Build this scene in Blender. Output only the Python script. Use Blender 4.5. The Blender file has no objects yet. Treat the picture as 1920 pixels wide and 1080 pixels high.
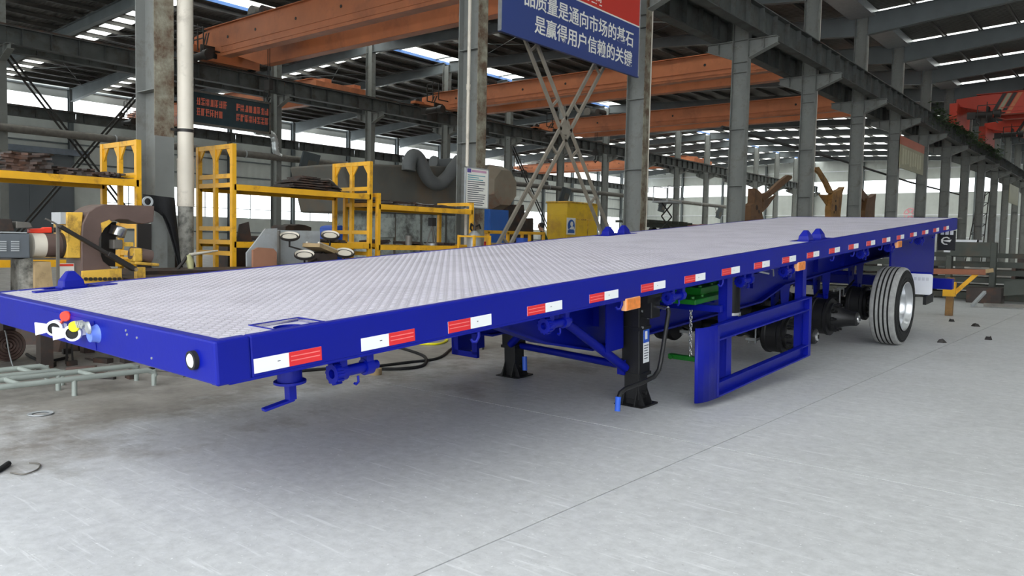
import bpy, math, random
import numpy as np
from mathutils import Vector, Matrix
random.seed(7)
SC = bpy.context.scene
COL = SC.collection
PI = math.pi

# ------------------------------------------------------------------ camera
CAM_F, CAM_YAW, CAM_PITCH, CAM_ROLL, CAM_H = 1475.4153, 0.68453979, 0.05998822, 0.02130478, 1.2
def cam_axes():
    y, p, ro = CAM_YAW, CAM_PITCH, CAM_ROLL
    f = Vector((-math.sin(y)*math.cos(p), math.cos(y)*math.cos(p), -math.sin(p)))
    r0 = Vector((math.cos(y), math.sin(y), 0)); u0 = r0.cross(f)
    return r0*math.cos(ro)+u0*math.sin(ro), u0*math.cos(ro)-r0*math.sin(ro), f
_r, _u, _f = cam_axes()
cam = bpy.data.objects.new('camera', bpy.data.cameras.new('camera'))
COL.objects.link(cam)
M = Matrix.Identity(4)
for i in range(3):
    M[i][0], M[i][1], M[i][2] = _r[i], _u[i], -_f[i]
M[2][3] = CAM_H
cam.matrix_world = M
cam.data.sensor_width = 36.0
cam.data.lens = CAM_F*36.0/1920.0
cam.data.clip_end = 400
cam.data.clip_start = 0.05
SC.camera = cam

# ------------------------------------------------------------------ world, exposure
W = bpy.data.worlds.new('overcast_sky'); SC.world = W; W.use_nodes = True
bg = W.node_tree.nodes['Background']
bg.inputs[0].default_value = (0.93, 0.97, 1.0, 1); bg.inputs[1].default_value = 1.0
SC.view_settings.view_transform = 'Standard'; SC.view_settings.look = 'None'
SC.view_settings.gamma = 1.0; SC.view_settings.use_curve_mapping = False
SC.view_settings.exposure = 2.2
SC.cycles.max_bounces = 8; SC.cycles.diffuse_bounces = 5; SC.cycles.transparent_max_bounces = 12
SC.cycles.sample_clamp_indirect = 6.0

# ------------------------------------------------------------------ helpers
def S(r, g, b):
    return tuple((c/255/12.92 if c/255 <= .04045 else ((c/255+.055)/1.055)**2.4) for c in (r, g, b))
MATS = {}
def mat(name, rgb, rough=.5, metal=0.0, var=.12, scale=4.0, bump=0.0, bscale=60.0, dirt=None, damt=.35, dscale=1.5, spec=.5, coat=0.0):
    if name in MATS: return MATS[name]
    m = bpy.data.materials.new(name); m.use_nodes = True; MATS[name] = m
    nt = m.node_tree; N = nt.nodes; Lk = nt.links; b = N['Principled BSDF']
    c = S(*rgb)
    tc = N.new('ShaderNodeTexCoord'); no = N.new('ShaderNodeTexNoise')
    no.inputs['Scale'].default_value = scale; no.inputs['Detail'].default_value = 5
    Lk.new(tc.outputs['Object'], no.inputs['Vector'])
    cr = N.new('ShaderNodeValToRGB'); cr.color_ramp.elements[0].position = .3; cr.color_ramp.elements[1].position = .7
    lo = tuple(max(0, x*(1-var)) for x in c); hi = tuple(min(1, x*(1+var)) for x in c)
    cr.color_ramp.elements[0].color = (*lo, 1); cr.color_ramp.elements[1].color = (*hi, 1)
    Lk.new(no.outputs['Fac'], cr.inputs['Fac']); out = cr.outputs['Color']
    if dirt:
        n2 = N.new('ShaderNodeTexNoise'); n2.inputs['Scale'].default_value = dscale; n2.inputs['Detail'].default_value = 9; n2.inputs['Roughness'].default_value = .7
        Lk.new(tc.outputs['Object'], n2.inputs['Vector'])
        r2 = N.new('ShaderNodeValToRGB'); r2.color_ramp.elements[0].position = .62-damt*.4; r2.color_ramp.elements[1].position = .78-damt*.3
        r2.color_ramp.elements[0].color = (0, 0, 0, 1); r2.color_ramp.elements[1].color = (1, 1, 1, 1)
        Lk.new(n2.outputs['Fac'], r2.inputs['Fac'])
        mx = N.new('ShaderNodeMix'); mx.data_type = 'RGBA'
        Lk.new(r2.outputs['Color'], mx.inputs['Factor']); Lk.new(out, mx.inputs[6]); mx.inputs[7].default_value = (*S(*dirt), 1)
        out = mx.outputs[2]
    Lk.new(out, b.inputs['Base Color'])
    b.inputs['Roughness'].default_value = rough; b.inputs['Metallic'].default_value = metal
    b.inputs['Specular IOR Level'].default_value = spec; b.inputs['Coat Weight'].default_value = coat
    if bump:
        nb = N.new('ShaderNodeTexNoise'); nb.inputs['Scale'].default_value = bscale; nb.inputs['Detail'].default_value = 4
        Lk.new(tc.outputs['Object'], nb.inputs['Vector'])
        bp = N.new('ShaderNodeBump'); bp.inputs['Strength'].default_value = bump; bp.inputs['Distance'].default_value = .02
        Lk.new(nb.outputs['Fac'], bp.inputs['Height']); Lk.new(bp.outputs['Normal'], b.inputs['Normal'])
    return m
def ribbed(name, rgb, axis, pitch, rough=.5, depth=.6, var=.08, dirt=None, metal=0.0):
    """sheet metal with vertical or sloping ribs as fine relief"""
    m = mat(name, rgb, rough, metal, var, 1.2, dirt=dirt)
    nt = m.node_tree; N = nt.nodes; Lk = nt.links; b = N['Principled BSDF']
    g = N.new('ShaderNodeNewGeometry'); sp = N.new('ShaderNodeSeparateXYZ'); Lk.new(g.outputs['Position'], sp.inputs[0])
    mu = N.new('ShaderNodeMath'); mu.operation = 'MULTIPLY'; mu.inputs[1].default_value = 2*PI/pitch; Lk.new(sp.outputs[axis], mu.inputs[0])
    sn = N.new('ShaderNodeMath'); sn.operation = 'SINE'; Lk.new(mu.outputs[0], sn.inputs[0])
    bp = N.new('ShaderNodeBump'); bp.inputs['Strength'].default_value = depth; bp.inputs['Distance'].default_value = .03
    Lk.new(sn.outputs[0], bp.inputs['Height']); Lk.new(bp.outputs['Normal'], b.inputs['Normal'])
    return m
def pane_mat(name, tint, clear):
    """thin translucent sheet: part clear, part diffusing, some gloss"""
    m = bpy.data.materials.new(name); m.use_nodes = True; nt = m.node_tree; N = nt.nodes; Lk = nt.links
    N.remove(N['Principled BSDF']); o = N['Material Output']
    tr = N.new('ShaderNodeBsdfTransparent'); tr.inputs[0].default_value = (*tint, 1)
    tl = N.new('ShaderNodeBsdfTranslucent'); tl.inputs[0].default_value = (*tint, 1)
    gl = N.new('ShaderNodeBsdfGlossy'); gl.inputs['Roughness'].default_value = .15
    a = N.new('ShaderNodeMixShader'); a.inputs[0].default_value = clear; Lk.new(tl.outputs[0], a.inputs[1]); Lk.new(tr.outputs[0], a.inputs[2])
    b = N.new('ShaderNodeMixShader'); b.inputs[0].default_value = .05; Lk.new(a.outputs[0], b.inputs[1]); Lk.new(gl.outputs[0], b.inputs[2])
    Lk.new(b.outputs[0], o.inputs[0]); MATS[name] = m
    return m

class MB:
    def __init__(s): s.v = []; s.f = []; s.sm = []
    def add(s, vs, fs, smooth=False):
        o = len(s.v); s.v += [tuple(v) for v in vs]
        for f in fs: s.f.append(tuple(i+o for i in f)); s.sm.append(smooth)
        return s
    def box(s, x0, x1, y0, y1, z0, z1):
        return s.add([(x0,y0,z0),(x1,y0,z0),(x1,y1,z0),(x0,y1,z0),(x0,y0,z1),(x1,y0,z1),(x1,y1,z1),(x0,y1,z1)],
                     [(0,3,2,1),(4,5,6,7),(0,1,5,4),(1,2,6,5),(2,3,7,6),(3,0,4,7)])
    def obox(s, c, size, R=None):
        c = Vector(c); R = R or Matrix.Identity(3); vs = []
        for dz in (-.5,.5):
            for dx, dy in ((-.5,-.5),(.5,-.5),(.5,.5),(-.5,.5)):
                vs.append(c + R @ Vector((dx*size[0], dy*size[1], dz*size[2])))
        return s.add(vs, [(0,3,2,1),(4,5,6,7),(0,1,5,4),(1,2,6,5),(2,3,7,6),(3,0,4,7)])
    def frame(s, p, q, up=(0,0,1)):
        d = (Vector(q)-Vector(p)); d.normalize(); u = Vector(up)
        if abs(d.dot(u)) > .98: u = Vector((1,0,0))
        a = d.cross(u); a.normalize(); b = a.cross(d); return d, a, b
    def bar(s, p, q, w, h, up=(0,0,1)):
        d, a, b = s.frame(p, q, up); vs = []
        for P in (Vector(p), Vector(q)):
            for i, j in ((-.5,-.5),(.5,-.5),(.5,.5),(-.5,.5)): vs.append(P + a*(i*w) + b*(j*h))
        return s.add(vs, [(0,1,2,3),(7,6,5,4),(0,4,5,1),(1,5,6,2),(2,6,7,3),(3,7,4,0)])
    def cyl(s, p, q, r, r2=None, n=14, up=(0,0,1)):
        r2 = r if r2 is None else r2
        d, a, b = s.frame(p, q, up); P = Vector(p); Q = Vector(q)
        vs = [P + (a*math.cos(2*PI*i/n)+b*math.sin(2*PI*i/n))*r for i in range(n)] + [Q + (a*math.cos(2*PI*i/n)+b*math.sin(2*PI*i/n))*r2 for i in range(n)]
        s.add(vs, [(i,(i+1)%n,n+(i+1)%n,n+i) for i in range(n)], True)
        s.add(vs[:n], [tuple(range(n))[::-1]]); return s.add(vs[n:], [tuple(range(n))])
    def tube(s, pts, r, n=8):
        pts = [Vector(p) for p in pts]; rings = []; a = None; rr = r if isinstance(r, (list, tuple)) else [r]*len(pts)
        for i, p in enumerate(pts):
            if i == 0: d = pts[1]-p
            elif i == len(pts)-1: d = p-pts[i-1]
            else: d = (p-pts[i-1]).normalized()+(pts[i+1]-p).normalized()
            d.normalize()
            if a is None:
                u = Vector((0,0,1)) if abs(d.z) < .95 else Vector((1,0,0)); a = d.cross(u)
            a = a - d*a.dot(d); a.normalize(); b = d.cross(a)
            rings.append([p+(a*math.cos(2*PI*k/n)+b*math.sin(2*PI*k/n))*rr[i] for k in range(n)])
        o = len(s.v); 
        for R in rings: s.v += [tuple(v) for v in R]
        for i in range(len(rings)-1):
            for k in range(n):
                s.f.append((o+i*n+k, o+i*n+(k+1)%n, o+(i+1)*n+(k+1)%n, o+(i+1)*n+k)); s.sm.append(True)
        s.add(rings[0], [tuple(range(n))[::-1]]); return s.add(rings[-1], [tuple(range(n))])
    def lathe(s, prof, p, axis, n=24, up=(0,0,1)):
        d, a, b = s.frame(p, Vector(p)+Vector(axis), up); P = Vector(p)
        runs = [[prof[0]]]                       # break the smooth shading where the profile turns sharply
        for i in range(1, len(prof)):
            runs[-1].append(prof[i])
            if i < len(prof)-1:
                u1 = Vector((prof[i][0]-prof[i-1][0], prof[i][1]-prof[i-1][1])); u2 = Vector((prof[i+1][0]-prof[i][0], prof[i+1][1]-prof[i][1]))
                if u1.length > 1e-9 and u2.length > 1e-9 and u1.angle(u2) > .6: runs.append([prof[i]])
        for run in runs:
            o = len(s.v)
            for r, h in run:
                for k in range(n): s.v.append(tuple(P+d*h+(a*math.cos(2*PI*k/n)+b*math.sin(2*PI*k/n))*r))
            for i in range(len(run)-1):
                for k in range(n):
                    s.f.append((o+i*n+k, o+i*n+(k+1)%n, o+(i+1)*n+(k+1)%n, o+(i+1)*n+k)); s.sm.append(True)
        return s
    def prism(s, poly, o, u, v, w):
        """polygon (a,b) -> o+a*u+b*v, extruded by vector w"""
        o, u, v, w = Vector(o), Vector(u), Vector(v), Vector(w); n = len(poly)
        vs = [o+u*a+v*b for a, b in poly]; vs += [x+w for x in vs]
        fs = [tuple(range(n))[::-1], tuple(range(n, 2*n))] + [(i,(i+1)%n,n+(i+1)%n,n+i) for i in range(n)]
        return s.add(vs, fs)
    def ibeam(s, p, q, w, h, tw, tf, up=(0,0,1)):
        d, a, b = s.frame(p, q, up); P, Q = Vector(p), Vector(q)
        for off, bw, bh in ((b*(h/2-tf/2), w, tf), (b*(-h/2+tf/2), w, tf), (Vector((0,0,0)), tw, h-2*tf)):
            s.bar(P+off, Q+off, bw, bh, up)
        return s
    def mesh(s, name):
        me = bpy.data.meshes.new(name); me.from_pydata(s.v, [], s.f); me.update()
        me.polygons.foreach_set('use_smooth', s.sm); return me
    def build(s, name, m, parent=None, bevel=0.0, label=None):
        me = s.mesh(name); me.materials.append(MATS[m] if isinstance(m, str) else m)
        return link(name, me, parent, bevel, label)
def link(name, me, parent=None, bevel=0.0, label=None):
    o = bpy.data.objects.new(name, me); COL.objects.link(o)
    if parent is not None: o.parent = parent
    if bevel:
        b = o.modifiers.new('edge', 'BEVEL'); b.width = bevel; b.segments = 2; b.limit_method = 'ANGLE'; b.angle_limit = .7
    if label: o['label'] = label
    return o
def tag(o, label, cat, group=None, kind=None):
    if label: o['label'] = label
    if cat: o['category'] = cat
    if group: o['group'] = group
    if kind: o['kind'] = kind
    return o
def thing(name, label, cat, loc=(0,0,0), rz=0.0, group=None):
    o = bpy.data.objects.new(name, None); COL.objects.link(o); o.empty_display_size = .1
    o.location = loc; o.rotation_euler = (0,0,rz)
    return tag(o, label, cat, group)
def struct(o): o['kind'] = 'structure'; return o
def root_struct(name):
    o = bpy.data.objects.new(name, None); COL.objects.link(o); return struct(o)
def copy_tree(o, parent=None):
    c = o.copy(); COL.objects.link(c)
    if parent is not None: c.parent = parent
    for ch in [x for x in o.children]: copy_tree(ch, c)
    return c
def text_mesh(body, size, name, m, parent, origin, xdir, ydir, depth=.006, bold=.0, center=True, sx=1.0):
    cu = bpy.data.curves.new('t', 'FONT'); cu.body = body; cu.size = size; cu.extrude = depth/2; cu.offset = bold
    cu.align_x = 'CENTER' if center else 'LEFT'; cu.align_y = 'CENTER'; cu.resolution_u = 2
    t = bpy.data.objects.new('t', cu); COL.objects.link(t)
    dg = bpy.context.evaluated_depsgraph_get(); me = bpy.data.meshes.new_from_object(t.evaluated_get(dg))
    bpy.data.objects.remove(t); bpy.data.curves.remove(cu)
    x = Vector(xdir).normalized(); y = Vector(ydir).normalized(); z = x.cross(y)
    M = Matrix.Identity(4)
    for i in range(3): M[i][0], M[i][1], M[i][2], M[i][3] = x[i]*sx, y[i], z[i], origin[i]
    me.transform(M); me.materials.clear(); me.materials.append(MATS[m])
    return link(name, me, parent)

# ------------------------------------------------------------------ materials
mat('blue_paint', (0, 16, 136), .42, 0, .06, 2.0, bump=.03, bscale=40, spec=.3)
mat('bright_blue', (40, 92, 205), .4)
mat('blue_flash', (70, 112, 176), .5)
mat('black_paint', (17, 17, 19), .5, 0, .3, 9, bump=.05)
mat('rubber', (22, 22, 23), .75, 0, .2, 12, bump=.08)
mat('tread', (158, 158, 156), .85, 0, .12, 20, dirt=(138,138,136), damt=.3, dscale=6)
mat('silver', (205, 207, 210), .28, .85, .06, 3)
mat('chrome', (210, 210, 212), .2, .9, .05)
mat('zinc', (165, 168, 170), .45, .5, .1, 10)
mat('white_paint', (228, 230, 234), .45, 0, .03)
mat('tape_white', (236, 238, 240), .35, 0, .02)
mat('tape_red', (214, 42, 48), .35, 0, .05)
mat('amber', (222, 130, 58), .3, 0, .18, 30)
mat('green_paint', (22, 112, 32), .4, 0, .15, 9)
mat('red_plastic', (226, 62, 40), .4)
mat('yellow_plastic', (232, 224, 20), .4)
mat('lamp_white', (235, 238, 235), .2, 0, .03, 40)
mat('col_grey', (120, 122, 119), .5, 0, .14, 2.2, dirt=(92,88,80), damt=.25, dscale=2.2)
mat('col_rust', (140, 138, 122), .6, 0, .2, 5, dirt=(84,62,44), damt=.62, dscale=3.5)
mat('col_dark', (74, 82, 86), .55, 0, .15, 2)
mat('beam_dark', (72, 75, 74), .6, 0, .2, 2.5, dirt=(52,44,36), damt=.3)
mat('rafter', (100, 106, 108), .55, 0, .12, 1.5)
mat('purlin', (92, 90, 86), .55, .1, .15, 1.5)
ribbed('roof_sheet', (84, 82, 80), 1, .2, .55, .5, .12)
ribbed('wall_sheet', (190, 194, 190), 1, .6, .55, .35, .06)
ribbed('wall_end', (190, 194, 190), 0, .6, .55, .35, .06)
mat('door_grey', (92, 97, 102), .5, 0, .08, .6)
mat('crane_orange', (184, 110, 70), .5, 0, .12, 1.2, dirt=(152,90,60), damt=.3, dscale=.8)
mat('crane_red', (178, 54, 34), .45, 0, .12, 1.2)
mat('crane_dark', (38, 34, 32), .55)
mat('safety_yellow', (226, 168, 32), .45, 0, .12, 4, dirt=(160,112,40), damt=.2, dscale=5)
mat('mach_yellow', (224, 178, 70), .5, 0, .12, 5, dirt=(120,92,52), damt=.35, dscale=6)
mat('mach_brown', (98, 80, 74), .45, 0, .15, 4)
mat('steel_dark', (58, 50, 46), .6, .2, .3, 5, dirt=(88,58,42), damt=.35, dscale=4)
mat('steel_grey', (110, 106, 100), .5, .3, .2, 6)
mat('plate_grey', (168, 172, 174), .5, .1, .12, 3, dirt=(140,138,132), damt=.3)
mat('cardboard', (158, 112, 88), .8, 0, .12, 4)
mat('wood', (170, 146, 108), .8, 0, .2, 6, dirt=(110,92,66), damt=.3, dscale=4)
mat('pipe_white', (206, 198, 184), .5, 0, .08, 2, dirt=(150,142,130), damt=.2)
mat('pipe_dirty', (150, 148, 140), .6, 0, .15, 5, dirt=(70,70,66), damt=.5, dscale=7)
mat('cloth_black', (16, 16, 18), .9, 0, .3, 5, bump=.2, bscale=8)
mat('sign_blue', (48, 66, 128), .45, 0, .05, .8)
mat('sign_red', (200, 52, 40), .45, 0, .05, .8)
mat('sign_white', (232, 230, 222), .5, 0, .03)
mat('sign_old', (150, 146, 122), .6, 0, .1, 1)
mat('sign_oldred', (172, 96, 74), .6, 0, .1, 1)
mat('ink', (60, 66, 78), .6)
mat('led_face', (38, 58, 66), .4)
mat('door_track', (104, 112, 124), .5)
mat('brace_tan', (138, 130, 118), .55, .1, .15, 3)
mat('led_red', (150, 74, 56), .5)
mat('hood_grey', (96, 94, 88), .55, .1, .15, 1.5, dirt=(112,96,78), damt=.3, dscale=.8)
mat('hood_rust', (138, 126, 110), .6, 0, .2, 1.2, dirt=(142,98,72), damt=.3, dscale=1.0)
mat('hose_grey', (96, 98, 98), .6, .1, .1, 2)
mat('booth_pale', (176, 184, 178), .6, 0, .12, 1.5, dirt=(86,86,82), damt=.45, dscale=2.2)
mat('cab_yellow', (228, 186, 34), .45, 0, .08, 1.5, dirt=(196,150,50), damt=.35, dscale=1.2)
mat('box_blue', (38, 92, 170), .45, 0, .1, 1.5)
mat('goose_brown', (166, 122, 64), .6, 0, .2, 2.5, dirt=(112,76,42), damt=.35, dscale=2)
mat('tube_pale', (158, 166, 160), .45, .2, .1, 5)
mat('stock_dark', (64, 68, 62), .6, .1, .2, 2, dirt=(84,72,58), damt=.25)
mat('skin', (196, 150, 122), .6, 0, .04)
mat('hair', (20, 18, 18), .6)
mat('shirt_green', (46, 72, 54), .85, 0, .25, 14)
mat('jeans', (52, 84, 132), .85, 0, .1, 8)
mat('vine', (52, 74, 38), .7, 0, .3, 6)
mat('dark_gap', (110, 107, 102), .9)
mat('deck_grey', (196, 192, 202), .42, .1, .05, 1.2, dirt=(180,176,186), damt=.4, dscale=2.5)
mat('silver_duct', (196, 200, 200), .3, .7, .1, 8)
pane_mat('glass_pane', (.95, .97, .97), .8)
pane_mat('skylight_pane', (.96, .96, .92), .55)
def floor_material():
    m = bpy.data.materials.new('concrete'); m.use_nodes = True; MATS['concrete'] = m
    nt = m.node_tree; N = nt.nodes; Lk = nt.links; b = N['Principled BSDF']
    g = N.new('ShaderNodeNewGeometry')
    def noise(sc, det, ro=.6, vec=None):
        n = N.new('ShaderNodeTexNoise'); n.inputs['Scale'].default_value = sc; n.inputs['Detail'].default_value = det; n.inputs['Roughness'].default_value = ro
        Lk.new(vec or g.outputs['Position'], n.inputs['Vector']); return n.outputs['Fac']
    def ramp(f, p0, p1, c0, c1):
        r = N.new('ShaderNodeValToRGB'); e = r.color_ramp.elements; e[0].position = p0; e[1].position = p1; e[0].color = (*c0, 1); e[1].color = (*c1, 1); Lk.new(f, r.inputs['Fac']); return r.outputs['Color']
    def mix(f, a, c, mode='MIX'):
        x = N.new('ShaderNodeMix'); x.data_type = 'RGBA'; x.blend_type = mode
        if isinstance(f, float): x.inputs[0].default_value = f
        else: Lk.new(f, x.inputs[0])
        Lk.new(a, x.inputs[6])
        if isinstance(c, tuple): x.inputs[7].default_value = (*c, 1)
        else: Lk.new(c, x.inputs[7])
        return x.outputs[2]
    base = ramp(noise(.45, 6), .3, .72, S(196,197,197), S(212,213,214))
    fine = ramp(noise(14, 8, .75), .3, .75, (.74,.74,.74), (1.06,1.06,1.06))
    c = mix(1.0, base, fine, 'MULTIPLY')
    c = mix(ramp(noise(1.1, 10, .7), .60, .72, (0,0,0), (.45,.45,.45)), c, S(172,171,168))
    mp = N.new('ShaderNodeMapping'); mp.inputs['Rotation'].default_value = (0,0,.9); mp.inputs['Scale'].default_value = (1.0, 14, 1)
    Lk.new(g.outputs['Position'], mp.inputs['Vector'])
    c = mix(ramp(noise(2.2, 8, .65, mp.outputs[0]), .58, .66, (0,0,0), (.55,.55,.55)), c, S(226,227,228))
    c = mix(ramp(noise(34, 3, .6), .66, .70, (0,0,0), (.7,.7,.7)), c, S(232,233,233))
    m3 = N.new('ShaderNodeMapping'); m3.inputs['Rotation'].default_value = (0,0,-.5); m3.inputs['Scale'].default_value = (1.0, 5, 1); Lk.new(g.outputs['Position'], m3.inputs['Vector'])
    c = mix(ramp(noise(5, 10, .75, m3.outputs[0]), .60, .70, (0,0,0), (.5,.5,.5)), c, S(150,149,146))
    c = mix(ramp(noise(40, 4, .7), .64, .70, (0,0,0), (.5,.5,.5)), c, S(140,139,136))
    # brown working dirt over the floor of the fabrication side, left of the trailer
    sx = N.new('ShaderNodeSeparateXYZ'); Lk.new(g.outputs['Position'], sx.inputs[0])
    ad = N.new('ShaderNodeMath'); ad.operation = 'MULTIPLY_ADD'; ad.inputs[1].default_value = 6.0; Lk.new(noise(.9, 9, .7), ad.inputs[0]); Lk.new(sx.outputs[0], ad.inputs[2])
    mr = N.new('ShaderNodeMapRange'); mr.inputs['From Min'].default_value = -1.4; mr.inputs['From Max'].default_value = -2.4; mr.inputs['To Min'].default_value = 0; mr.inputs['To Max'].default_value = .85; Lk.new(ad.outputs[0], mr.inputs['Value'])
    c = mix(mr.outputs[0], c, ramp(noise(3.5, 8, .7), .3, .7, S(104,98,90), S(150,144,136)))
    Lk.new(c, b.inputs['Base Color'])
    rr = ramp(noise(3, 5), .3, .7, (.42,.42,.42), (.62,.62,.62)); Lk.new(rr, b.inputs['Roughness'])
    bp = N.new('ShaderNodeBump'); bp.inputs['Strength'].default_value = .08; bp.inputs['Distance'].default_value = .01
    Lk.new(noise(30, 6), bp.inputs['Height']); Lk.new(bp.outputs['Normal'], b.inputs['Normal'])
floor_material()
def emit(name, rgb, st):
    m = bpy.data.materials.new(name); m.use_nodes = True; b = m.node_tree.nodes['Principled BSDF']
    b.inputs['Base Color'].default_value = (*S(*rgb),1); b.inputs['Emission Color'].default_value = (*S(*rgb),1); b.inputs['Emission Strength'].default_value = st; MATS[name] = m
# ================================================================== THE HALL
YC, XR1, XR2, XR3, XRT = 4.96, -10.0, -34.0, -58.0, 14.0
KS = range(-2, 17)
Y0, Y1 = YC-12, YC+96            # front opening, end wall
Z_EAVE, Z_RIDGE = 11.1, 12.15
# ---- floor: concrete slabs with open joints
floor = struct(MB().box(-60, 18, -14, 104, -.30, -.03).build('floor', 'dark_gap'))
sl = MB().box(.004, 5.996, .004, 5.996, -.2, 0).mesh('floor_slab'); sl.materials.append(MATS['concrete'])
for i in range(-10, 3):
    for j in range(-3, 17):
        o = link('floor_slab', sl, floor); o.location = (-1.985+6*i, 4.36+6*j, 0)
# ---- roof
ceil = root_struct('ceiling')
def roof_slope(xa, za, xb, zb, soff, ys=-11.04, far=1.5, msh='roof_sheet', mpu='purlin'):
    """sheets and skylight strips between x=xa and x=xb; gap: leave the ridge opening"""
    sl_ = (zb-za)/(xb-xa); zt = lambda x: za+(x-xa)*sl_
    def piece(name, ya, yb, m, th=.04):
        x0, x1 = xa, xb
        mb = MB(); vs = [(x0,ya,zt(x0)),(x1,ya,zt(x1)),(x1,yb,zt(x1)),(x0,yb,zt(x0))]
        vs += [(a,b,c+th) for a,b,c in vs]
        mb.add(vs, [(0,3,2,1),(4,5,6,7),(0,1,5,4),(1,2,6,5),(2,3,7,6),(3,0,4,7)])
        return mb.build(name, m, ceil)
    edges = [ys]
    for k in KS:
        yk = YC+6*k+soff
        hw_ = .5 if yk < 62 else far
        if yk+hw_ < Y1 and yk-hw_ > ys: piece('roof_sheet', edges[-1], yk-hw_, msh); piece('skylight_pane', yk-hw_, yk+hw_, 'skylight_pane', .02); edges.append(yk+hw_)
    piece('roof_sheet', edges[-1], Y1+.3, msh)
    # purlins, one every 1.5 m
    n = int(abs(xb-xa)/1.5)
    for i in range(n+1):
        x = xa+(xb-xa)*(i+.3)/(n+.6); z = zt(x)
        mb = MB(); mb.box(x-.035, x+.035, ys, Y1, z-.02, z-.005); mb.box(x-.04, x-.03, ys, Y1, z-.2, z-.005); mb.box(x-.035, x+.035, ys, Y1, z-.215, z-.2)
        mb.build('purlin', mpu, ceil)
roof_slope(XR3, Z_EAVE, XR2-.95, Z_RIDGE-.03, 1.85)
roof_slope(XR2+.95, Z_RIDGE-.03, XR1, Z_EAVE, 1.85)
Y_DOOR = -3.0
roof_slope(XR1, Z_EAVE, XRT, 12.3, .95, Y_DOOR, .5)
# ridge monitor: blue upstands and glazing
for x in (XR2-.95, XR2+.95): MB().box(x-.03, x+.03, Y0-4, Y1, Z_RIDGE-.06, Z_RIDGE+.1).build('ridge_upstand', 'blue_flash', ceil)
for k in KS[:-1]:
    MB().box(XR2-1.0, XR2+1.0, YC+6*k+.06, YC+6*k+5.94, Z_RIDGE+.1, Z_RIDGE+.13).build('ridge_pane', 'skylight_pane', ceil)
    MB().box(XR2-1.0, XR2+1.0, YC+6*k-.06, YC+6*k+.06, Z_RIDGE+.06, Z_RIDGE+.14).build('ridge_bar', 'rafter', ceil)
    MB().box(XR2-1.0, XR2+1.0, YC+6*k+2.9, YC+6*k+3.0, Z_RIDGE+.06, Z_RIDGE+.1).build('ridge_bar', 'rafter', ceil)
# valley gutter along the front column row
MB().box(XR1-.5, XR1+.5, Y0-4, Y1, Z_EAVE-.35, Z_EAVE-.28).build('valley_gutter', 'zinc', ceil)
for sx in (-.5, .5): MB().box(XR1+sx-.01, XR1+sx+.01, Y0-4, Y1, Z_EAVE-.35, Z_EAVE-.02).build('gutter_side', 'zinc', ceil)
# tapered rafters
def rafter_mesh(xa, za, xb, zb, da, dm, db):
    mb = MB(); N = 8; tops = []; bots = []
    for i in range(N+1):
        t = i/N; x = xa+(xb-xa)*t; z = za+(zb-za)*t-.22
        d = da+(dm-da)*min(1, t/.35) if t < .5 else db+(dm-db)*min(1, (1-t)/.35)
        tops.append((x, z)); bots.append((x, z-d))
    mb.prism(bots+tops[::-1], (0,-.008,0), (1,0,0), (0,0,1), (0,.016,0))
    for L in (tops, bots):
        for a, b in zip(L[:-1], L[1:]): mb.bar((a[0],0,a[1]), (b[0],0,b[1]), .26, .02)
    me = mb.mesh('rafter'); me.materials.append(MATS['rafter']); return me
for xa, za, xb, zb, da, db in ((XR3+.2, Z_EAVE, XR2-.2, Z_RIDGE, .85, .6), (XR2+.2, Z_RIDGE, XR1-.2, Z_EAVE, .6, .85), (XR1+.2, Z_EAVE, XRT, 12.3, .85, .6)):
    me = rafter_mesh(xa, za, xb, zb, da, .45, db)
    for k in KS[:-1]: o = link('rafter', me, ceil); o.location = (0, YC+6*k, 0)
# thin roof bracing rods between rafters in two bays
for k in (2, 4, 8):
    for (xa, xb) in ((-56,-46), (-46,-36), (-32,-22), (-22,-12)):
        za = Z_EAVE+(min(abs(xa+58),abs(xa+10)))*.0437-.4; zb = Z_EAVE+(min(abs(xb+58),abs(xb+10)))*.0437-.4
        MB().cyl((xa,YC+6*k,za),(xb,YC+6*k+6,zb),.015,n=6).build('bracing_rod', 'rafter', ceil)
        MB().cyl((xb,YC+6*k,zb),(xa,YC+6*k+6,za),.015,n=6).build('bracing_rod', 'rafter', ceil)
# ---- left wall: sheet bands, windows, pilasters
wl = root_struct('wall_left')
def wl_band(z0, z1, y0=Y0, y1=Y1, n='wall_sheet'): MB().box(XR3-.45, XR3-.35, y0, y1, z0, z1).build('wall_panel', n, wl)
WA, WB = YC+20, YC+90  # lower windows lengthened beyond their known run to brighten the far end
wl_band(0, 2.6); wl_band(2.6, 4.75, Y0, WA); wl_band(2.6, 4.75, WB, Y1); wl_band(4.75, 8.95); wl_band(10.3, 11.3)
for i, z in enumerate((1.4, 5.9, 7.2, 10.9)): MB().box(XR3-.34, XR3-.28, Y0, Y1, z-.05, z+.05).build('girt', 'rafter', wl)
for k in KS: MB().ibeam((XR3-.15,YC+6*k,0), (XR3-.15,YC+6*k,Z_EAVE-.1), .25, .36, .012, .016, (1,0,0)).build('pilaster', 'rafter', wl)
w1 = root_struct('window_1')
for k in KS[:-1]:
    MB().box(XR3-.41, XR3-.39, YC+6*k+.05, YC+6*k+5.95, 8.97, 10.28).build('pane', 'glass_pane', w1)
    MB().box(XR3-.43, XR3-.36, YC+6*k-.05, YC+6*k+.05, 8.95, 10.3).build('mullion', 'rafter', w1)
w2 = root_struct('window_2')
y = WA
while y < WB-.1:
    MB().box(XR3-.41, XR3-.39, y+.03, y+1.97, 2.62, 4.73).build('pane', 'glass_pane', w2)
    MB().box(XR3-.43, XR3-.37, y-.03, y+.03, 2.6, 4.75).build('mullion', 'zinc', w2); y += 2
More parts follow.
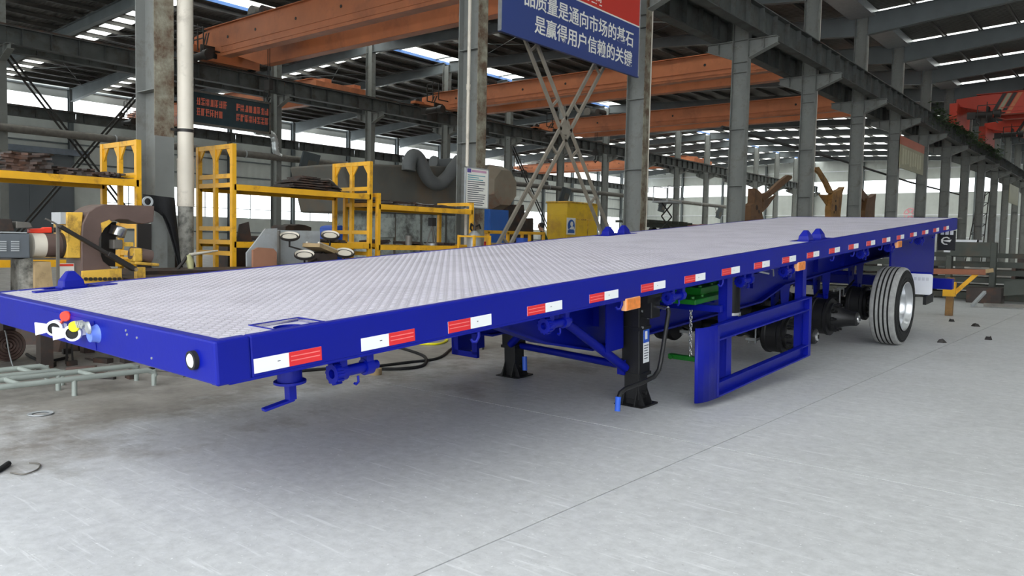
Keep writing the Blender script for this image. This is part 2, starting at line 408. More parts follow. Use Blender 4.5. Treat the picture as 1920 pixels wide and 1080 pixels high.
MB().box(XR3-.43, XR3-.37, WA, WB, 3.3, 3.35).build('rail', 'zinc', w2)
# sliding door on the left wall
d1 = root_struct('door_1')
MB().box(XR3+.1, XR3+.18, YC+12.6, YC+18.0, 0, 6.3).build('door_leaf', 'door_grey', d1)
for t in (13.9, 15.3, 16.7): MB().box(XR3+.18, XR3+.22, YC+t-.04, YC+t+.04, .1, 6.2).build('door_stile', 'door_grey', d1)
MB().box(XR3+.08, XR3+.45, YC+11, YC+19, 6.35, 6.75).build('door_track', 'door_track', d1)
# ---- end wall
we = root_struct('wall_back')
def we_band(x0, x1, z0, z1, m='wall_end'): MB().box(x0, x1, Y1+.35, Y1+.45, z0, z1).build('wall_panel', m, we)
we_band(-58.4, 14.4, 0, 7.8); we_band(-58.4, 14.4, 9.35, 12.9)
for x in np.arange(-58, 15, 6.0): MB().ibeam((x,Y1+.15,0), (x,Y1+.15,11.6), .25, .3, .012, .016, (0,1,0)).build('pilaster', 'rafter', we)
for z in (2.6, 5.2, 10.6): MB().box(-58, 14, Y1+.28, Y1+.34, z-.05, z+.05).build('girt', 'white_paint', we)
w3 = root_struct('window_3')
for x in np.arange(-58, 14, 6.0):
    MB().box(x+.05, x+5.95, Y1+.39, Y1+.41, 7.82, 9.33).build('pane', 'glass_pane', w3)
    MB().box(x-.05, x+.05, Y1+.36, Y1+.43, 7.8, 9.35).build('mullion', 'rafter', w3)
for n, x0 in (('door_2', -21.4), ('door_3', -15.5)):
    d = root_struct(n); MB().box(x0, x0+2.4, Y1+.2, Y1+.34, 0, 5.0).build('door_leaf', 'plate_grey', d)
    MB().box(x0+1.17, x0+1.23, Y1+.17, Y1+.2, .1, 4.9).build('door_seam', 'rafter', d)
# round pink emblem painted on the end wall
em = MB()
for i in range(6):
    a = i*PI/3; em.obox((-22.6+.38*math.cos(a), Y1+.33, 5.3+.38*math.sin(a)), (.36,.02,.2), Matrix.Rotation(-a, 3, 'Y'))
em.lathe([(.62,0),(.72,0),(.72,.02),(.62,.02),(.62,0)], (-22.6,Y1+.34,5.3), (0,-1,0), 24)
em.build('wall_emblem', mat('emblem_pink', (226,150,160), .6), we)
# ---- right side of the camera bay: low wall and long unseen window band added for side light
wr = root_struct('wall_right')
for z0, z1 in ((0, 7.8), (9.4, 12.4)): MB().box(XRT+.35, XRT+.45, Y_DOOR, Y1, z0, z1).build('wall_panel', 'wall_sheet', wr)
for k in KS: MB().ibeam((XRT,YC+6*k,0), (XRT,YC+6*k,12.0), .25, .5, .012, .018, (1,0,0)).build('pilaster', 'col_grey', wr)
w4 = root_struct('unseen_window_4')
for k in KS[2:-1]: MB().box(XRT+.39, XRT+.41, YC+6*k+.05, YC+6*k+5.95, 7.82, 9.38).build('pane', 'glass_pane', w4)
# ---- front of the hall: wall over the left bays, the bay with the trailer stands open to the yard
wf = root_struct('wall_front')
for x0, x1, z0, z1 in ((-58.4, -10.3, 0, 2.6), (-58.4, -10.3, 4.8, 8.9), (-58.4, -10.3, 10.3, 12.4)):
    MB().box(x0, x1, Y0-4.1, Y0-4.0, z0, z1).build('wall_panel', 'wall_end', wf)
MB().box(XR1-.45, XR1-.35, Y0-4.1, Y_DOOR, 0, Z_EAVE).build('wall_panel', 'wall_sheet', wf); MB().box(XR1-.3, XRT+.4, Y_DOOR-.1, Y_DOOR, 10.4, 12.8).build('wall_panel', 'wall_end', wf)
w5 = root_struct('window_5')
for z0, z1 in ((2.62, 4.78), (8.92, 10.28)): MB().box(-58.3, -10.4, Y0-4.06, Y0-4.04, z0, z1).build('pane', 'glass_pane', w5)

# ================================================================== COLUMNS
def column(name, x, y, top, m, label, group, hw=.5, fw=.25, corbels=(1,-1), zc=7.35, rust=None, bands=True, low=None):
    c = thing(name, label, 'column', (x, y, 0), 0, group)
    mb = MB(); mb.box(-.006, .006, -hw/2, hw/2, 0, top) if False else mb.box(-hw/2+.016, hw/2-.016, -.006, .006, 0, top)
    mb.build('web', m, c)
    for s in (-1, 1):
        for za, zb_, mm in ((0, 2.42, m), (2.42, 4.35, rust), (4.35, top, m)) if (low and s == 1) else ((0, top, rust if (rust and s == 1) else m),):
            MB().box(min(s*hw/2, s*(hw/2-.018)), max(s*hw/2, s*(hw/2-.018)), -fw/2, fw/2, za, zb_).build('flange', mm, c)
    if bands:
        st = MB()
        for z in (3.0, 4.7, 6.4, zc-.65, zc): st.box(-hw/2+.018, hw/2-.018, -fw/2+.005, fw/2-.005, z-.006, z+.006)
        st.build('stiffener_plates', m, c)['kind'] = 'stuff'
    MB().box(-hw/2-.1, hw/2+.1, -fw/2-.1, fw/2+.1, 0, .03).build('base_plate', m, c)
    for s in corbels:
        cb = MB(); x0 = s*hw/2; pol = [(0,-.55),(0,0),(s*.85,0),(s*.85,-.2)]
        cb.prism(pol, (x0,-.008,zc), (1,0,0), (0,0,1), (0,.016,0))
        cb.bar((x0,0,zc-.01),(x0+s*.85,0,zc-.01),.25,.02); cb.bar((x0,0,zc-.54),(x0+s*.85,0,zc-.2),.25,.02); cb.box(min(x0+s*.45,x0+s*.47),max(x0+s*.45,x0+s*.47),-.12,.12,zc-.36,zc-.02)
        cb.build('corbel', m, c)
    return c
ORD = 'First Second Third Fourth Fifth Sixth Seventh Eighth Ninth Tenth Eleventh Twelfth Thirteenth Fourteenth'.split()
G1 = 'columns of the row behind the trailer'
for k in KS:
    y = YC+6*k
    if k == 0: lab, rs = 'near grey steel column with flaking rust patch beside a fat white drainpipe', 'col_rust'
    elif k == 1: lab, rs = 'grey steel column carrying the white notice board and a thin white conduit', 'col_rust'
    elif k == 2: lab, rs = 'grey steel column at the end of the blue slogan sign', 'col_rust'
    elif k < 0: lab, rs = 'grey steel column in the row ahead of the near rack', 'col_grey'
    else: lab, rs = ORD[k-3]+' grey steel column beyond the blue slogan sign in its row', 'col_grey'
    column('steel_column', XR1, y, Z_EAVE-.1, 'col_grey', lab, None if k in (0,1,2) else G1, rust=rs, low=(k == 0))
for k in KS:
    column('steel_column', XR2, YC+6*k, Z_RIDGE-.4, 'col_grey', 'grey steel column in the middle row between the two far bays', 'columns of the middle row', hw=.5, fw=.28, zc=8.05, bands=False)

# ---- crane runway beams
def runway(x, z0, z1, label, m='beam_dark', w=.34):
    t = thing('crane_runway', label, 'crane rail', (x, 0, 0))
    mb = MB(); L = 6
    mb.ibeam((0,.01,(z0+z1)/2),(0,5.99,(z0+z1)/2), w, z1-z0, .014, .03)
    for i in range(6):
        yy = .5+i*1.0
        mb.box(-w/2+.02, w/2-.02, yy-.008, yy+.008, z0+.03, z1-.03)
    me = mb.mesh('beam_segment'); me.materials.append(MATS[m])
    rl = MB().box(-.04,.04,0,6,z1,z1+.09).mesh('rail'); rl.materials.append(MATS['steel_dark'])
    for k in KS[:-1]:
        for n, q in (('beam_segment', me), ('rail', rl)): o = link(n, q, t); o.location = (0, YC+6*k, 0)
    return t
runway(XR1+.72, 7.35, 8.1, 'dark crane runway beam on the trailer side of the near column row')
runway(XR1-.72, 7.35, 8.1, 'stained crane runway beam on the far side of the near column row')
runway(XR2+.7, 8.05, 8.72, 'dark crane runway beam along the near side of the middle column row')
runway(XR2-.7, 8.05, 8.72, 'dark crane runway beam along the far side of the middle column row')
runway(XR3+.7, 8.55, 9.2, 'crane runway beam along the windowed left wall')
runway(XRT-.42, 7.35, 8.1, 'crane runway beam along the right wall carrying the red cranes')

# ---- overhead cranes
def crane(x0, x1, y, zb, zt, label, m, stripe=False, hole_discs=True, group=None, zc0=8.81, zc1=8.19, yspan=2.0):
    t = thing('overhead_crane', label, 'crane', (0, y, 0), 0, group)
    L = x1-x0
    for s in (0, 1):
        yy = s*yspan
        pol = [(0, .55*(zt-zb)+zb), (0, zt-.12*(zt-zb)), (1.6, zt), (L-1.6, zt), (L, zt-.12*(zt-zb)), (L, .55*(zt-zb)+zb), (L-2.2, zb), (2.2, zb)]
        g = MB().prism(pol, (x0, yy, 0), (1,0,0), (0,0,1), (0,.45,0)).build('girder', m, t, .01)
        if s == 0:
            for q, zz in ((.30, .03), (.10, .06)):
                MB().box(x0+2.2, x1-2.2, yy-.03, yy, zb+(zt-zb)*q, zb+(zt-zb)*q+zz).build('girder_rib', m, g)
            MB().box(x0+1, x1-1, yy-.12, yy+.57, zt, zt+.03).build('rail_plate', m, g)
            if hole_discs:
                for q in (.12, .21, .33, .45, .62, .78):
                    MB().cyl((x0+L*q, yy-.012, zt-.42*(zt-zb)), (x0+L*q, yy, zt-.42*(zt-zb)), .06, n=12).build('hole_shade_disc', 'crane_dark', g)  # flat black disc painted for the shade inside a girder opening
            else:
                pass
            if stripe:
                for i, (dx, mm) in enumerate(((1.7,'crane_dark'),(1.95,'sign_old'),(2.2,'crane_dark'),(2.45,'crane_orange'))):
                    MB().prism([(dx,zb+.02),(dx+.2,zb+.02),(dx+.75,zt-.03),(dx+.55,zt-.03)], (x0,yy-.012,0), (1,0,0), (0,0,1), (0,.012,0)).build('stripe', mm, g)
            else:
                for dx in (.55, .75): MB().prism([(dx,zb+.75*(zt-zb)*0+.5*(zt-zb)),(dx+.1,zb+.5*(zt-zb)),(dx+.32,zt-.14),(dx+.22,zt-.14)], (x0+.2,yy-.012,0), (1,0,0), (0,0,1), (0,.012,0)).build('stripe', 'crane_dark', g)
    for x, zc in ((x0, zc0), (x1, zc1)):
        e = MB().box(x-.2, x+.2, -.7, yspan+1.15, zc+.1, zb+.6*(zt-zb)).build('end_carriage', m, t, .01)
        for yy in (-.4, yspan+.85): MB().cyl((x-.1,yy,zc+.2),(x+.1,yy,zc+.2),.2,n=16).build('wheel', 'crane_dark', e)
    # trolley with drum and motor near the far end
    xt = x0+3.2; tr = MB().box(xt, xt+1.8, .1, yspan+.35, zt+.04, zt+.2).build('trolley_frame', 'crane_dark', t)
    MB().cyl((xt+.3,.6,zt+.5),(xt+.3,yspan-.1,zt+.5),.28,n=16).build('hoist_drum', 'steel_grey', tr)
    MB().cyl((xt+1.2,.5,zt+.42),(xt+1.2,1.3,zt+.42),.2,n=14).build('motor', 'steel_dark', tr)
    # maintenance basket and collector gear hanging at the far end
    rb = MB()
    for a, b in (((0,0),(0,1)),((.9,0),(.9,1)),((0,1),(.9,1)),((0,.5),(.9,.5)),((.45,0),(.45,1.2))): rb.bar((x0+1.2+a[0],-.75,zc0+.1+a[1]*.9),(x0+1.2+b[0],-.75,zc0+.1+b[1]*.9),.04,.04)
    rb.bar((x0+1.2,-.75,zc0+.1),(x0+1.2,0,zc0+.1),.05,.05); rb.bar((x0+2.1,-.75,zc0+.1),(x0+2.1,0,zc0+.1),.05,.05)
    rb.build('guard_railing', 'crane_dark', t)
    cg = MB(); cg.cyl((x0+1.1,-.6,zb-.05),(x0+1.9,-.6,zb-.05),.16,n=14); cg.box(x0+.7,x0+1.1,-.75,-.45,zb-.25,zb+.1); cg.cyl((x0+2.0,-.6,zb-.05),(x0+2.3,-.6,zb-.05),.22,n=14)
    cg.box(x0+1.6,x0+1.7,-.62,.1,zb-.04,zb+.35*(zt-zb))
    cg.build('drive_motor', 'crane_dark', t)
    hk = MB(); hk.cyl((xt+.6,yspan/2+.2,zt),(xt+.6,yspan/2+.2,zb-1.0),.015,n=6); hk.cyl((xt+.75,yspan/2+.2,zt),(xt+.75,yspan/2+.2,zb-1.0),.015,n=6)
    hk.box(xt+.5,xt+.85,yspan/2+.1,yspan/2+.3,zb-1.4,zb-1.0); hk.tube([(xt+.67,yspan/2+.2,zb-1.4),(xt+.67,yspan/2+.2,zb-1.6),(xt+.55,yspan/2+.2,zb-1.75),(xt+.67,yspan/2+.2,zb-1.88),(xt+.79,yspan/2+.2,zb-1.75)],.035,6)
    hk.build('hook_block', 'crane_dark', t)
    return t
crane(-33.3, -10.72, 18.3, 8.75, 10.0, 'rust orange overhead crane girder just behind the blue slogan sign', 'crane_orange')
crane(-33.3, -10.72, 32.2, 8.45, 9.45, 'rust orange overhead crane in the bay behind the lattice cross brace', 'crane_orange')
crane(-33.3, -10.72, 43.4, 8.42, 9.35, 'third rust orange overhead crane, farther down the bay behind the trailer', 'crane_orange')
crane(-57.3, -34.7, 70.0, 8.9, 9.75, 'overhead crane in the farthest left bay by the end windows', 'crane_orange', zc0=9.29, zc1=8.81)
crane(-57.3, -34.7, 26.4, 8.9, 9.7, 'overhead crane seen above the dark message board', 'crane_orange', zc0=9.29, zc1=8.81)
crane(-9.28, 13.58, 51.0, 8.75, 9.9, 'bright red overhead crane with black and cream stripes by the creeper', 'crane_red', True, False, zc0=8.19)
crane(-9.28, 13.58, 60.5, 8.75, 9.75, 'farther red striped overhead crane behind the first red one', 'crane_red', True, False, zc0=8.19)
# ================================================================== FLATBED TRAILER (nose down on its landing legs)
TP, TYAW, TROL = 0.0738142, -0.02635243, -0.01092428
TO = Vector((-2.5772, 1.4878, 0.81584)); TW, TL = 2.5, 11.55
_cy, _sy, _cp, _sp = math.cos(TYAW), math.sin(TYAW), math.cos(TP), math.sin(TP)
TX = Vector((_cy, _sy, TROL)).normalized(); TYv = Vector((-_sy*_cp, _cy*_cp, _sp)); TYv -= TX*TX.dot(TYv); TYv.normalize(); TZ = TX.cross(TYv)
T = thing('flatbed_trailer', 'long royal blue flatbed semi trailer with grey checker plate deck and red white tape', 'trailer')
TM = Matrix.Identity(4)
for i in range(3): TM[i][0], TM[i][1], TM[i][2], TM[i][3] = TX[i], TYv[i], TZ[i], TO[i]
T.matrix_world = TM
BL, NV, BK = 'blue_paint', 'blue_paint', 'black_paint'
# ---- deck plate with lock pockets
PK = [(-.225,-.055,.28,.50,'deck_grey'), (-2.445,-2.275,.26,.52,BL), (-.225,-.055,5.86,6.46,BL), (-2.445,-2.275,5.86,6.46,BL)]
xs = sorted({-2.455,-.045} | {p[0] for p in PK} | {p[1] for p in PK}); ys = sorted({.045, TL-.04} | {p[2] for p in PK} | {p[3] for p in PK})
dk = MB()
for a, b in zip(xs[:-1], xs[1:]):
    for c, d in zip(ys[:-1], ys[1:]):
        if any(p[0] <= a+1e-6 and b-1e-6 <= p[1] and p[2] <= c+1e-6 and d-1e-6 <= p[3] for p in PK): continue
        dk.box(a, b, c, d, -.012, 0)
deck = dk.build('deck_plate', 'deck_grey', T)
# raised lugs of the checker plate
P_ = .031; lv = []; lf = []; nx = int(2.40/P_); ny = int((TL-.1)/P_)
ix, iy = np.meshgrid(np.arange(nx), np.arange(ny), indexing='ij'); cx = -2.45+P_*(ix+.5); cyv = .06+P_*(iy+.5)
keep = np.ones(cx.shape, bool)
for p in PK: keep &= ~((cx > p[0]-.02) & (cx < p[1]+.02) & (cyv > p[2]-.02) & (cyv < p[3]+.02))
cx, cyv, par = cx[keep], cyv[keep], ((ix+iy) % 2)[keep]
ang = np.where(par == 0, PI/4, -PI/4); ca, sa = np.cos(ang), np.sin(ang); n = len(cx)
loc = np.array([(-.013,0,0),(0,-.0042,0),(.013,0,0),(0,.0042,0),(-.006,0,.0016),(.006,0,.0016)])
vx = cx[:,None]+loc[None,:,0]*ca[:,None]-loc[None,:,1]*sa[:,None]; vy = cyv[:,None]+loc[None,:,0]*sa[:,None]+loc[None,:,1]*ca[:,None]; vz = np.broadcast_to(loc[None,:,2], vx.shape)
V = np.stack([vx,vy,vz],-1).reshape(-1,3); b6 = (np.arange(n)*6)[:,None]
Fq = np.concatenate([b6+np.array([0,1,5,4]), b6+np.array([2,3,4,5])]); Ft = np.concatenate([b6+np.array([1,2,5]), b6+np.array([3,0,4])])
me = bpy.data.meshes.new('tread_lugs'); me.from_pydata(V.tolist(), [], Fq.tolist()+Ft.tolist()); me.update(); me.materials.append(MATS['deck_grey'])
link('tread_lugs', me, deck)['kind'] = 'stuff'
for x0, x1, y0_, y1_, m in PK:
    pk = MB(); d = -.013 if m == 'deck_grey' else -.04
    w = .008
    if m == 'deck_grey':                      # this lock is turned down: its floor has a round hole into the housing
        hx, hy, hr, nn_ = -.135, .395, .062, 32; inner = []; outer = []
        for q in range(nn_):
            t_ = 2*PI*q/nn_; cx_, sx_ = math.cos(t_), math.sin(t_); inner.append((hx+hr*cx_, hy+hr*sx_))
            k_ = min(((x1-hx) if cx_ > 0 else (hx-x0))/max(abs(cx_), 1e-6), ((y1_-hy) if sx_ > 0 else (hy-y0_))/max(abs(sx_), 1e-6)); outer.append((hx+k_*cx_, hy+k_*sx_))
        cor = [(x1,y1_),(x0,y1_),(x0,y0_),(x1,y0_)]
        pk.add([(a,b,d) for a,b in inner+outer], [(q,nn_+q,nn_+(q+1)%nn_,(q+1)%nn_) for q in range(nn_)])
        for cq in cor:
            an = math.atan2(cq[1]-hy, cq[0]-hx) % (2*PI); q = int(an/(2*PI)*nn_) % nn_
            pk.add([(*outer[q],d),(*cq,d),(*outer[(q+1)%nn_],d)], [(0,1,2)])
        f_ = pk.build('lock_pocket', m, T)
        MB().lathe([(hr,0),(hr,-.15),(0,-.15)], (hx,hy,d), (0,0,1), nn_).build('lock_hole', BL, f_)
    else:
        pk.box(x0, x1, y0_, y1_, d-.01, d); f_ = pk.build('lock_pocket', m, T)
    rim = MB(); rim.box(x0-w, x0, y0_-w, y1_+w, d, .003); rim.box(x1, x1+w, y0_-w, y1_+w, d, .0032); rim.box(x0, x1, y0_-w, y0_, d, .003); rim.box(x0, x1, y1_, y1_+w, d, .003)
    rim.build('pocket_rim', BL, f_)
def twist_lock(x, y):
    t = MB().box(x-.055, x+.055, y-.07, y+.07, -.04, .012).build('twist_lock', BL, T, .004)
    vs = [(x-.05,y-.06,.012),(x+.05,y-.06,.012),(x+.05,y+.06,.012),(x-.05,y+.06,.012),(x-.045,y-.055,.045),(x+.045,y-.055,.045),(x+.045,y+.055,.045),(x-.045,y+.055,.045),(x-.018,y-.02,.098),(x+.018,y-.02,.098),(x+.018,y+.02,.098),(x-.018,y+.02,.098)]
    fs = [(8,9,10,11)]
    for b in (0, 4):
        for i in range(4): fs.append((b+i, b+(i+1)%4, b+4+(i+1)%4, b+4+i))
    MB().add(vs, fs).build('lock_cone', BL, t, .006)
for x, y in ((-2.36,.39), (-.14,6.0), (-.14,6.32), (-2.36,6.0), (-2.36,6.32)): twist_lock(x, y)
MB().box(-2.30,-2.24,.16,.30,.001,.008).build('deck_strip', BL, T); MB().box(-2.44,-2.28,.54,.62,.001,.006).build('deck_strip', BL, T)
# ---- frame rails
for n_, x0, x1 in (('side_rail',-.05,0),('side_rail',-2.5,-2.45)): 
    MB().box(x0, x1, .14, TL, -.16, .003).build(n_, BL, T, .008)
MB().box(-2.5, 0, 0, .05, -.16, .003).build('front_beam', BL, T, .008)
for x0, x1 in ((-.05,.002),(-2.502,-2.45)): MB().box(x0, x1, .001, .14, -.163, .004).build('corner_cap', BL, T, .009)
MB().box(-2.5, 0, TL-.05, TL, -.16, .003).build('rear_beam', BL, T, .005)
MB().box(-.12, .0, .05, TL-.05, -.165, -.155).build('rail_lip', BL, T)
for i in range(19): MB().ibeam((-2.46,.55+.58*i,-.085),(-.04,.55+.58*i,-.085),.06,.13,.006,.008).build('cross_member', NV, T)
for x in (-.75, -1.75):
    pr_ = [(.25,-.02),(.25,-.24),(2.05,-.25),(2.75,-.52),(3.3,-.66),(6.3,-.66),(6.9,-.55),(11.4,-.5),(11.4,-.02)]
    w = MB().prism(pr_, (x-.006,0,0), (0,1,0), (0,0,1), (.012,0,0)).build('main_beam', NV, T)
    fl = MB()
    for a, b in zip(pr_[1:-2], pr_[2:-1]): fl.bar((x,a[0],a[1]), (x,b[0],b[1]), .14, .016)
    fl.build('bottom_flange', NV, w)
    for y in np.arange(3.4, 11.2, .9): MB().box(x, x+.06, y-.005, y+.005, -.5, -.03).build('web_stiffener', NV, w)
MB().box(-2.0, -.5, .4, 2.3, -.262, -.248).build('coupler_plate', NV, T)
MB().cyl((-1.25,1.0,-.36),(-1.25,1.0,-.26),.05,n=16).build('king_pin', 'steel_grey', T)
# ---- reflective tapes: 19 pieces of 0.3 m
for i in range(20):
    y0_ = .15 if i == 0 else .65 if i == 1 else 1.16 if i == 2 else 1.74+.561*(i-3)
    if y0_ > 11.2: break
    t = MB().box(-.001, .002, y0_, y0_+.30, -.137 if i > 2 else -.142, -.087).build('reflective_tape', 'tape_white', T)
    r0_, r1_ = (y0_+.15, y0_+.30) if i < 2 else (y0_, y0_+.15)
    MB().box(.001, .003, r0_, r1_, -.137 if i > 2 else -.142, -.087).build('red_half', 'tape_red', t)
    for zz in (-.104, -.121): MB().box(.002, .0034, r0_+.008, r1_-.008, zz-.002, zz+.002).build('red_line', mat('tape_line', (236,120,116), .4), t)
    MB().box(.001, .003, (y0_+.195 if i >= 2 else y0_+.10), (y0_+.205 if i >= 2 else y0_+.112), -.113, -.110).build('tape_print', 'ink', t)
# ---- strap winches
wmb = {}
def winch(y):
    a = MB()
    for yy in (y-.07, y+.07):
        a.box(-.075,-.03, yy-.018, yy+.018, -.21, -.155); a.cyl((-.055,yy-.02,-.225),(-.055,yy+.02,-.225),.036,n=18)
    a.box(-.075,-.03,y-.09,y+.09,-.165,-.155)
    w = a.build('strap_winch', BL, T)
    MB().cyl((-.055,y-.06,-.225),(-.055,y+.06,-.225),.024,n=16).build('winch_drum', BL, w)
    g = MB(); g.lathe([(.02,-.02),(.042,-.02),(.042,.012),(.02,.012),(.02,-.02)], (-.055,y-.095,-.225), (0,1,0), 18)
    for q in range(12):
        an = q*PI/6; g.obox((-.055+.043*math.cos(an), y-.098, -.225+.043*math.sin(an)), (.01,.03,.01), Matrix.Rotation(-an,3,'Y'))
    g.build('ratchet_wheel', BL, w)
    MB().cyl((-.055,y+.09,-.225),(-.055,y+.125,-.225),.02,n=10).build('winch_head', BL, w)
    MB().tube([(-.03,y+.0,-.25),(-.028,y+.0,-.275),(-.03,y-.012,-.285),(-.03,y-.02,-.278)],.006,6).build('pawl', BL, w)
for y in (.65, 2.06, 3.40, 4.52, 5.38, 7.45, 8.44, 9.75): winch(y)
for y in (1.38, 2.66, 4.03, 6.40, 7.0, 7.95, 9.2, 10.3):
    MB().tube([(-.015,y,-.15),(-.012,y,-.19),(-.018,y-.012,-.215),(-.03,y-.024,-.215),(-.036,y-.03,-.20)],.009,8).build('rope_hook', BL, T)
# marker lamps
for y in (2.68, 5.45, 8.50):
    a = MB().box(-.03, .006, y, y+.165, -.232, -.155).build('marker_lamp', mat('amber_pale', (228,168,120), .35), T, .004)
    MB().box(.004, .012, y+.006, y+.159, -.228, -.159).build('amber_lens', 'amber', a, .003)
# twist lock handle under the nose
h = MB(); h.lathe([(.064,-.10),(.064,-.165),(.05,-.17),(.05,-.235)], (-.14,.39,0), (0,0,1), 20); h.cyl((-.14,.39,-.235),(-.14,.39,-.245),.066,n=20); hd = h.build('lock_housing', BL, T)
h = MB(); h.bar((-.14,.39,-.24),(-.14,.39,-.315),.036,.036,(1,0,0)); h.bar((-.14,.40,-.315),(-.155,.27,-.335),.036,.012); h.build('lock_handle', BL, hd, .003)
# ---- nose: air couplings, socket, lamp
MB().box(-1.66, -1.04, -.003, .001, -.152, -.02).build('coupling_panel', NV, T)
def gladhand(x, z, cap, cs, cz):
    ax_ = Vector((.78,-.62,0)); sd_ = Vector((.62,.78,0)); up_ = Vector((0,0,1)); c = Vector((x,-.05,z))   # the coupling face looks sideways
    g = MB(); g.lathe([(.0,-.022),(.034,-.022),(.037,-.018),(.037,.012),(.030,.016),(.026,.016)], c, ax_, 24)
    g.prism([(-.085,-.03),(-.085,.03),(-.03,.018),(-.03,-.018)], c-ax_*.012, sd_, up_, ax_*.014)
    g.bar(c+Vector((0,.0,0)), c+Vector((0,.055,0)), .03, .03)
    o = g.build('air_coupling', 'white_paint', T)
    MB().lathe([(0,.012),(.022,.012),(.026,.017),(.026,.010)], c, ax_, 20).build('rubber_seal', 'rubber', o)
    k = c+sd_*cs+up_*cz+ax_*.012
    d = MB(); d.lathe([(0,.012),(.020,.012),(.024,.008),(.024,-.006),(0,-.006)], k, ax_, 18); d.bar(k, c+sd_*.02+up_*.01, .016, .008); d.build('dust_cap', cap, o)
gladhand(-1.37, -.078, 'red_plastic', .055, .055); gladhand(-1.155, -.078, 'yellow_plastic', .012, .03)
k_ = MB(); k_.lathe([(0,-.02),(.024,-.034),(.034,-.034),(.036,-.012),(.042,0)], (-1.02,0,-.075), (0,1,0), 20); sk = k_.build('power_socket', mat('socket_blue', (92,120,206), .35), T)
k_ = MB(); k_.lathe([(0,-.046),(.022,-.044),(.028,-.036)], (-1.015,0,-.045), (0,1,0), 18); k_.build('socket_lid', 'zinc', sk)
k_ = MB()
for q in range(7): k_.cyl((-1.12+.012*q,-.02-.01*(q%3),-.03-.012*(q%2)),(-1.12+.012*q,-.05,-.03-.012*(q%2)),.009,n=8)
k_.build('brass_fittings', 'zinc', T)
l_ = MB(); l_.lathe([(.036,0),(.036,-.018),(.028,-.02),(.028,0)], (-.15,0,-.082), (0,1,0), 26); lm = l_.build('front_lamp', 'rubber', T)
l_ = MB(); l_.lathe([(0,-.026),(.014,-.025),(.024,-.021),(.029,-.014)], (-.15,0,-.082), (0,1,0), 22); l_.build('lamp_lens', 'lamp_white', lm)
for x, z in ((-.62,-.05),(-.5,-.12),(-.72,-.03),(-.71,-.046)): MB().cyl((x,-.004,z),(x,0,z),.005,n=10).build('rivet', 'zinc', T)
# ---- landing legs
def leg(x, y, zf):
    g = MB().box(x-.075, x+.075, y-.075, y+.075, -.86, -.18).build('landing_leg', BK, T, .006)
    MB().box(x-.062, x+.062, y-.062, y+.062, zf+.05, -.84).build('inner_leg', BK, g, .004)
    for z in (-.845, -.5, -.3): MB().box(x-.082, x+.082, y-.082, y+.082, z-.012, z+.012).build('leg_band', BK, g)
    f_ = MB().box(x-.12, x+.12, y-.115, y+.115, zf, zf+.012).build('foot_plate', BK, g)
    k = MB()
    for sx in (-1, 1):
        k.prism([(-.11,0),(.11,0),(.055,.15),(-.055,.15)], (x+sx*.052-.004, y, zf+.012), (0,1,0), (0,0,1), (.008,0,0))
        k.prism([(-.11,0),(.11,0),(.055,.13),(-.055,.13)], (x, y+sx*.052-.004, zf+.012), (1,0,0), (0,0,1), (0,.008,0))
    k.cyl((x-.09,y,zf+.1),(x+.09,y,zf+.1),.014,n=10); k.build('foot_gusset', BK, f_)
    b = MB(); 
    for q in range(5): b.cyl((x+.075,y-.04+.02*(q%2)*4,-.25-.06*q),(x+.087,y-.04+.08*(q%2),-.25-.06*q),.009,n=8)
    b.build('leg_bolts', 'zinc', g)
    MB().box(x+.05, x+.16, y-.10, y+.10, -.30, -.16).build('mount_bracket', BK, g)
    return g
LR = leg(-.46, 3.54, -1.083); LLg = leg(-1.88, 3.80, -1.117)
st_ = MB().box(-.386,-.3835, 3.52, 3.60, -.76, -.50).build('maker_sticker', 'tape_white', LR); MB().box(-.385,-.382,3.52,3.60,-.61,-.50).build('sticker_band', 'bright_blue', LR)
MB().box(-.384,-.381,3.54,3.572,-.585,-.525).build('sticker_mark', 'tape_white', LR)
for q in range(6): MB().box(-.3845,-.3825,3.53,3.59-.006*(q%3),-.635-.019*q,-.629-.019*q).build('sticker_text', 'ink', LR)
MB().cyl((-1.9,3.76,-.34),(-.5,3.54,-.34),.018,n=10).build('leg_cross_shaft', BK, T)
gb = MB().box(-.40,-.30,3.50,3.62,-.42,-.26).build('gear_box', BK, T, .01)
MB().cyl((-.3,3.54,-.33),(-.17,3.50,-.33),.014,n=10).build('crank_shaft', 'chrome', gb)
ck = MB().tube([(-.17,3.50,-.33),(-.165,3.50,-.36),(-.19,3.44,-.70),(-.195,3.42,-.765),(-.20,3.36,-.805),(-.2,3.2,-.815),(-.2,2.99,-.815),(-.2,2.93,-.83),(-.2,2.905,-.87)],.016,10).build('crank_rod', BK, gb)
MB().cyl((-.2,2.905,-.85),(-.2,2.895,-.945),.019,n=12).build('crank_grip', 'bright_blue', gb)
MB().cyl((-1.76,3.80,-.93),(-1.75,3.79,-1.05),.022,n=12).build('crank_grip', 'bright_blue', LLg)
br = MB(); br.cyl((-.50,3.52,-.80),(-1.85,3.82,-.84),.03,n=10); br.build('leg_tie', BL, T)
br = MB(); br.cyl((-.50,3.46,-.80),(-.62,2.62,-.22),.034,n=12); br.build('leg_brace', BL, T)
br = MB(); br.cyl((-1.85,3.72,-.82),(-1.2,3.60,-.30),.032,n=10); br.build('leg_brace', BL, T)
MB().box(-.56,-.50,3.44,3.53,-.85,-.74).build('brace_lug', BL, T)
MB().cyl((-.57,3.47,-.80),(-.48,3.47,-.80),.02,n=12).build('brace_bolt', 'zinc', T)
MB().box(-.50,-.49,3.20,3.42,-.64,-.16).build('leg_hanger_plate', BL, T); MB().box(-.62,-.49,3.41,3.42,-.64,-.16).build('leg_hanger_flange', BL, T)
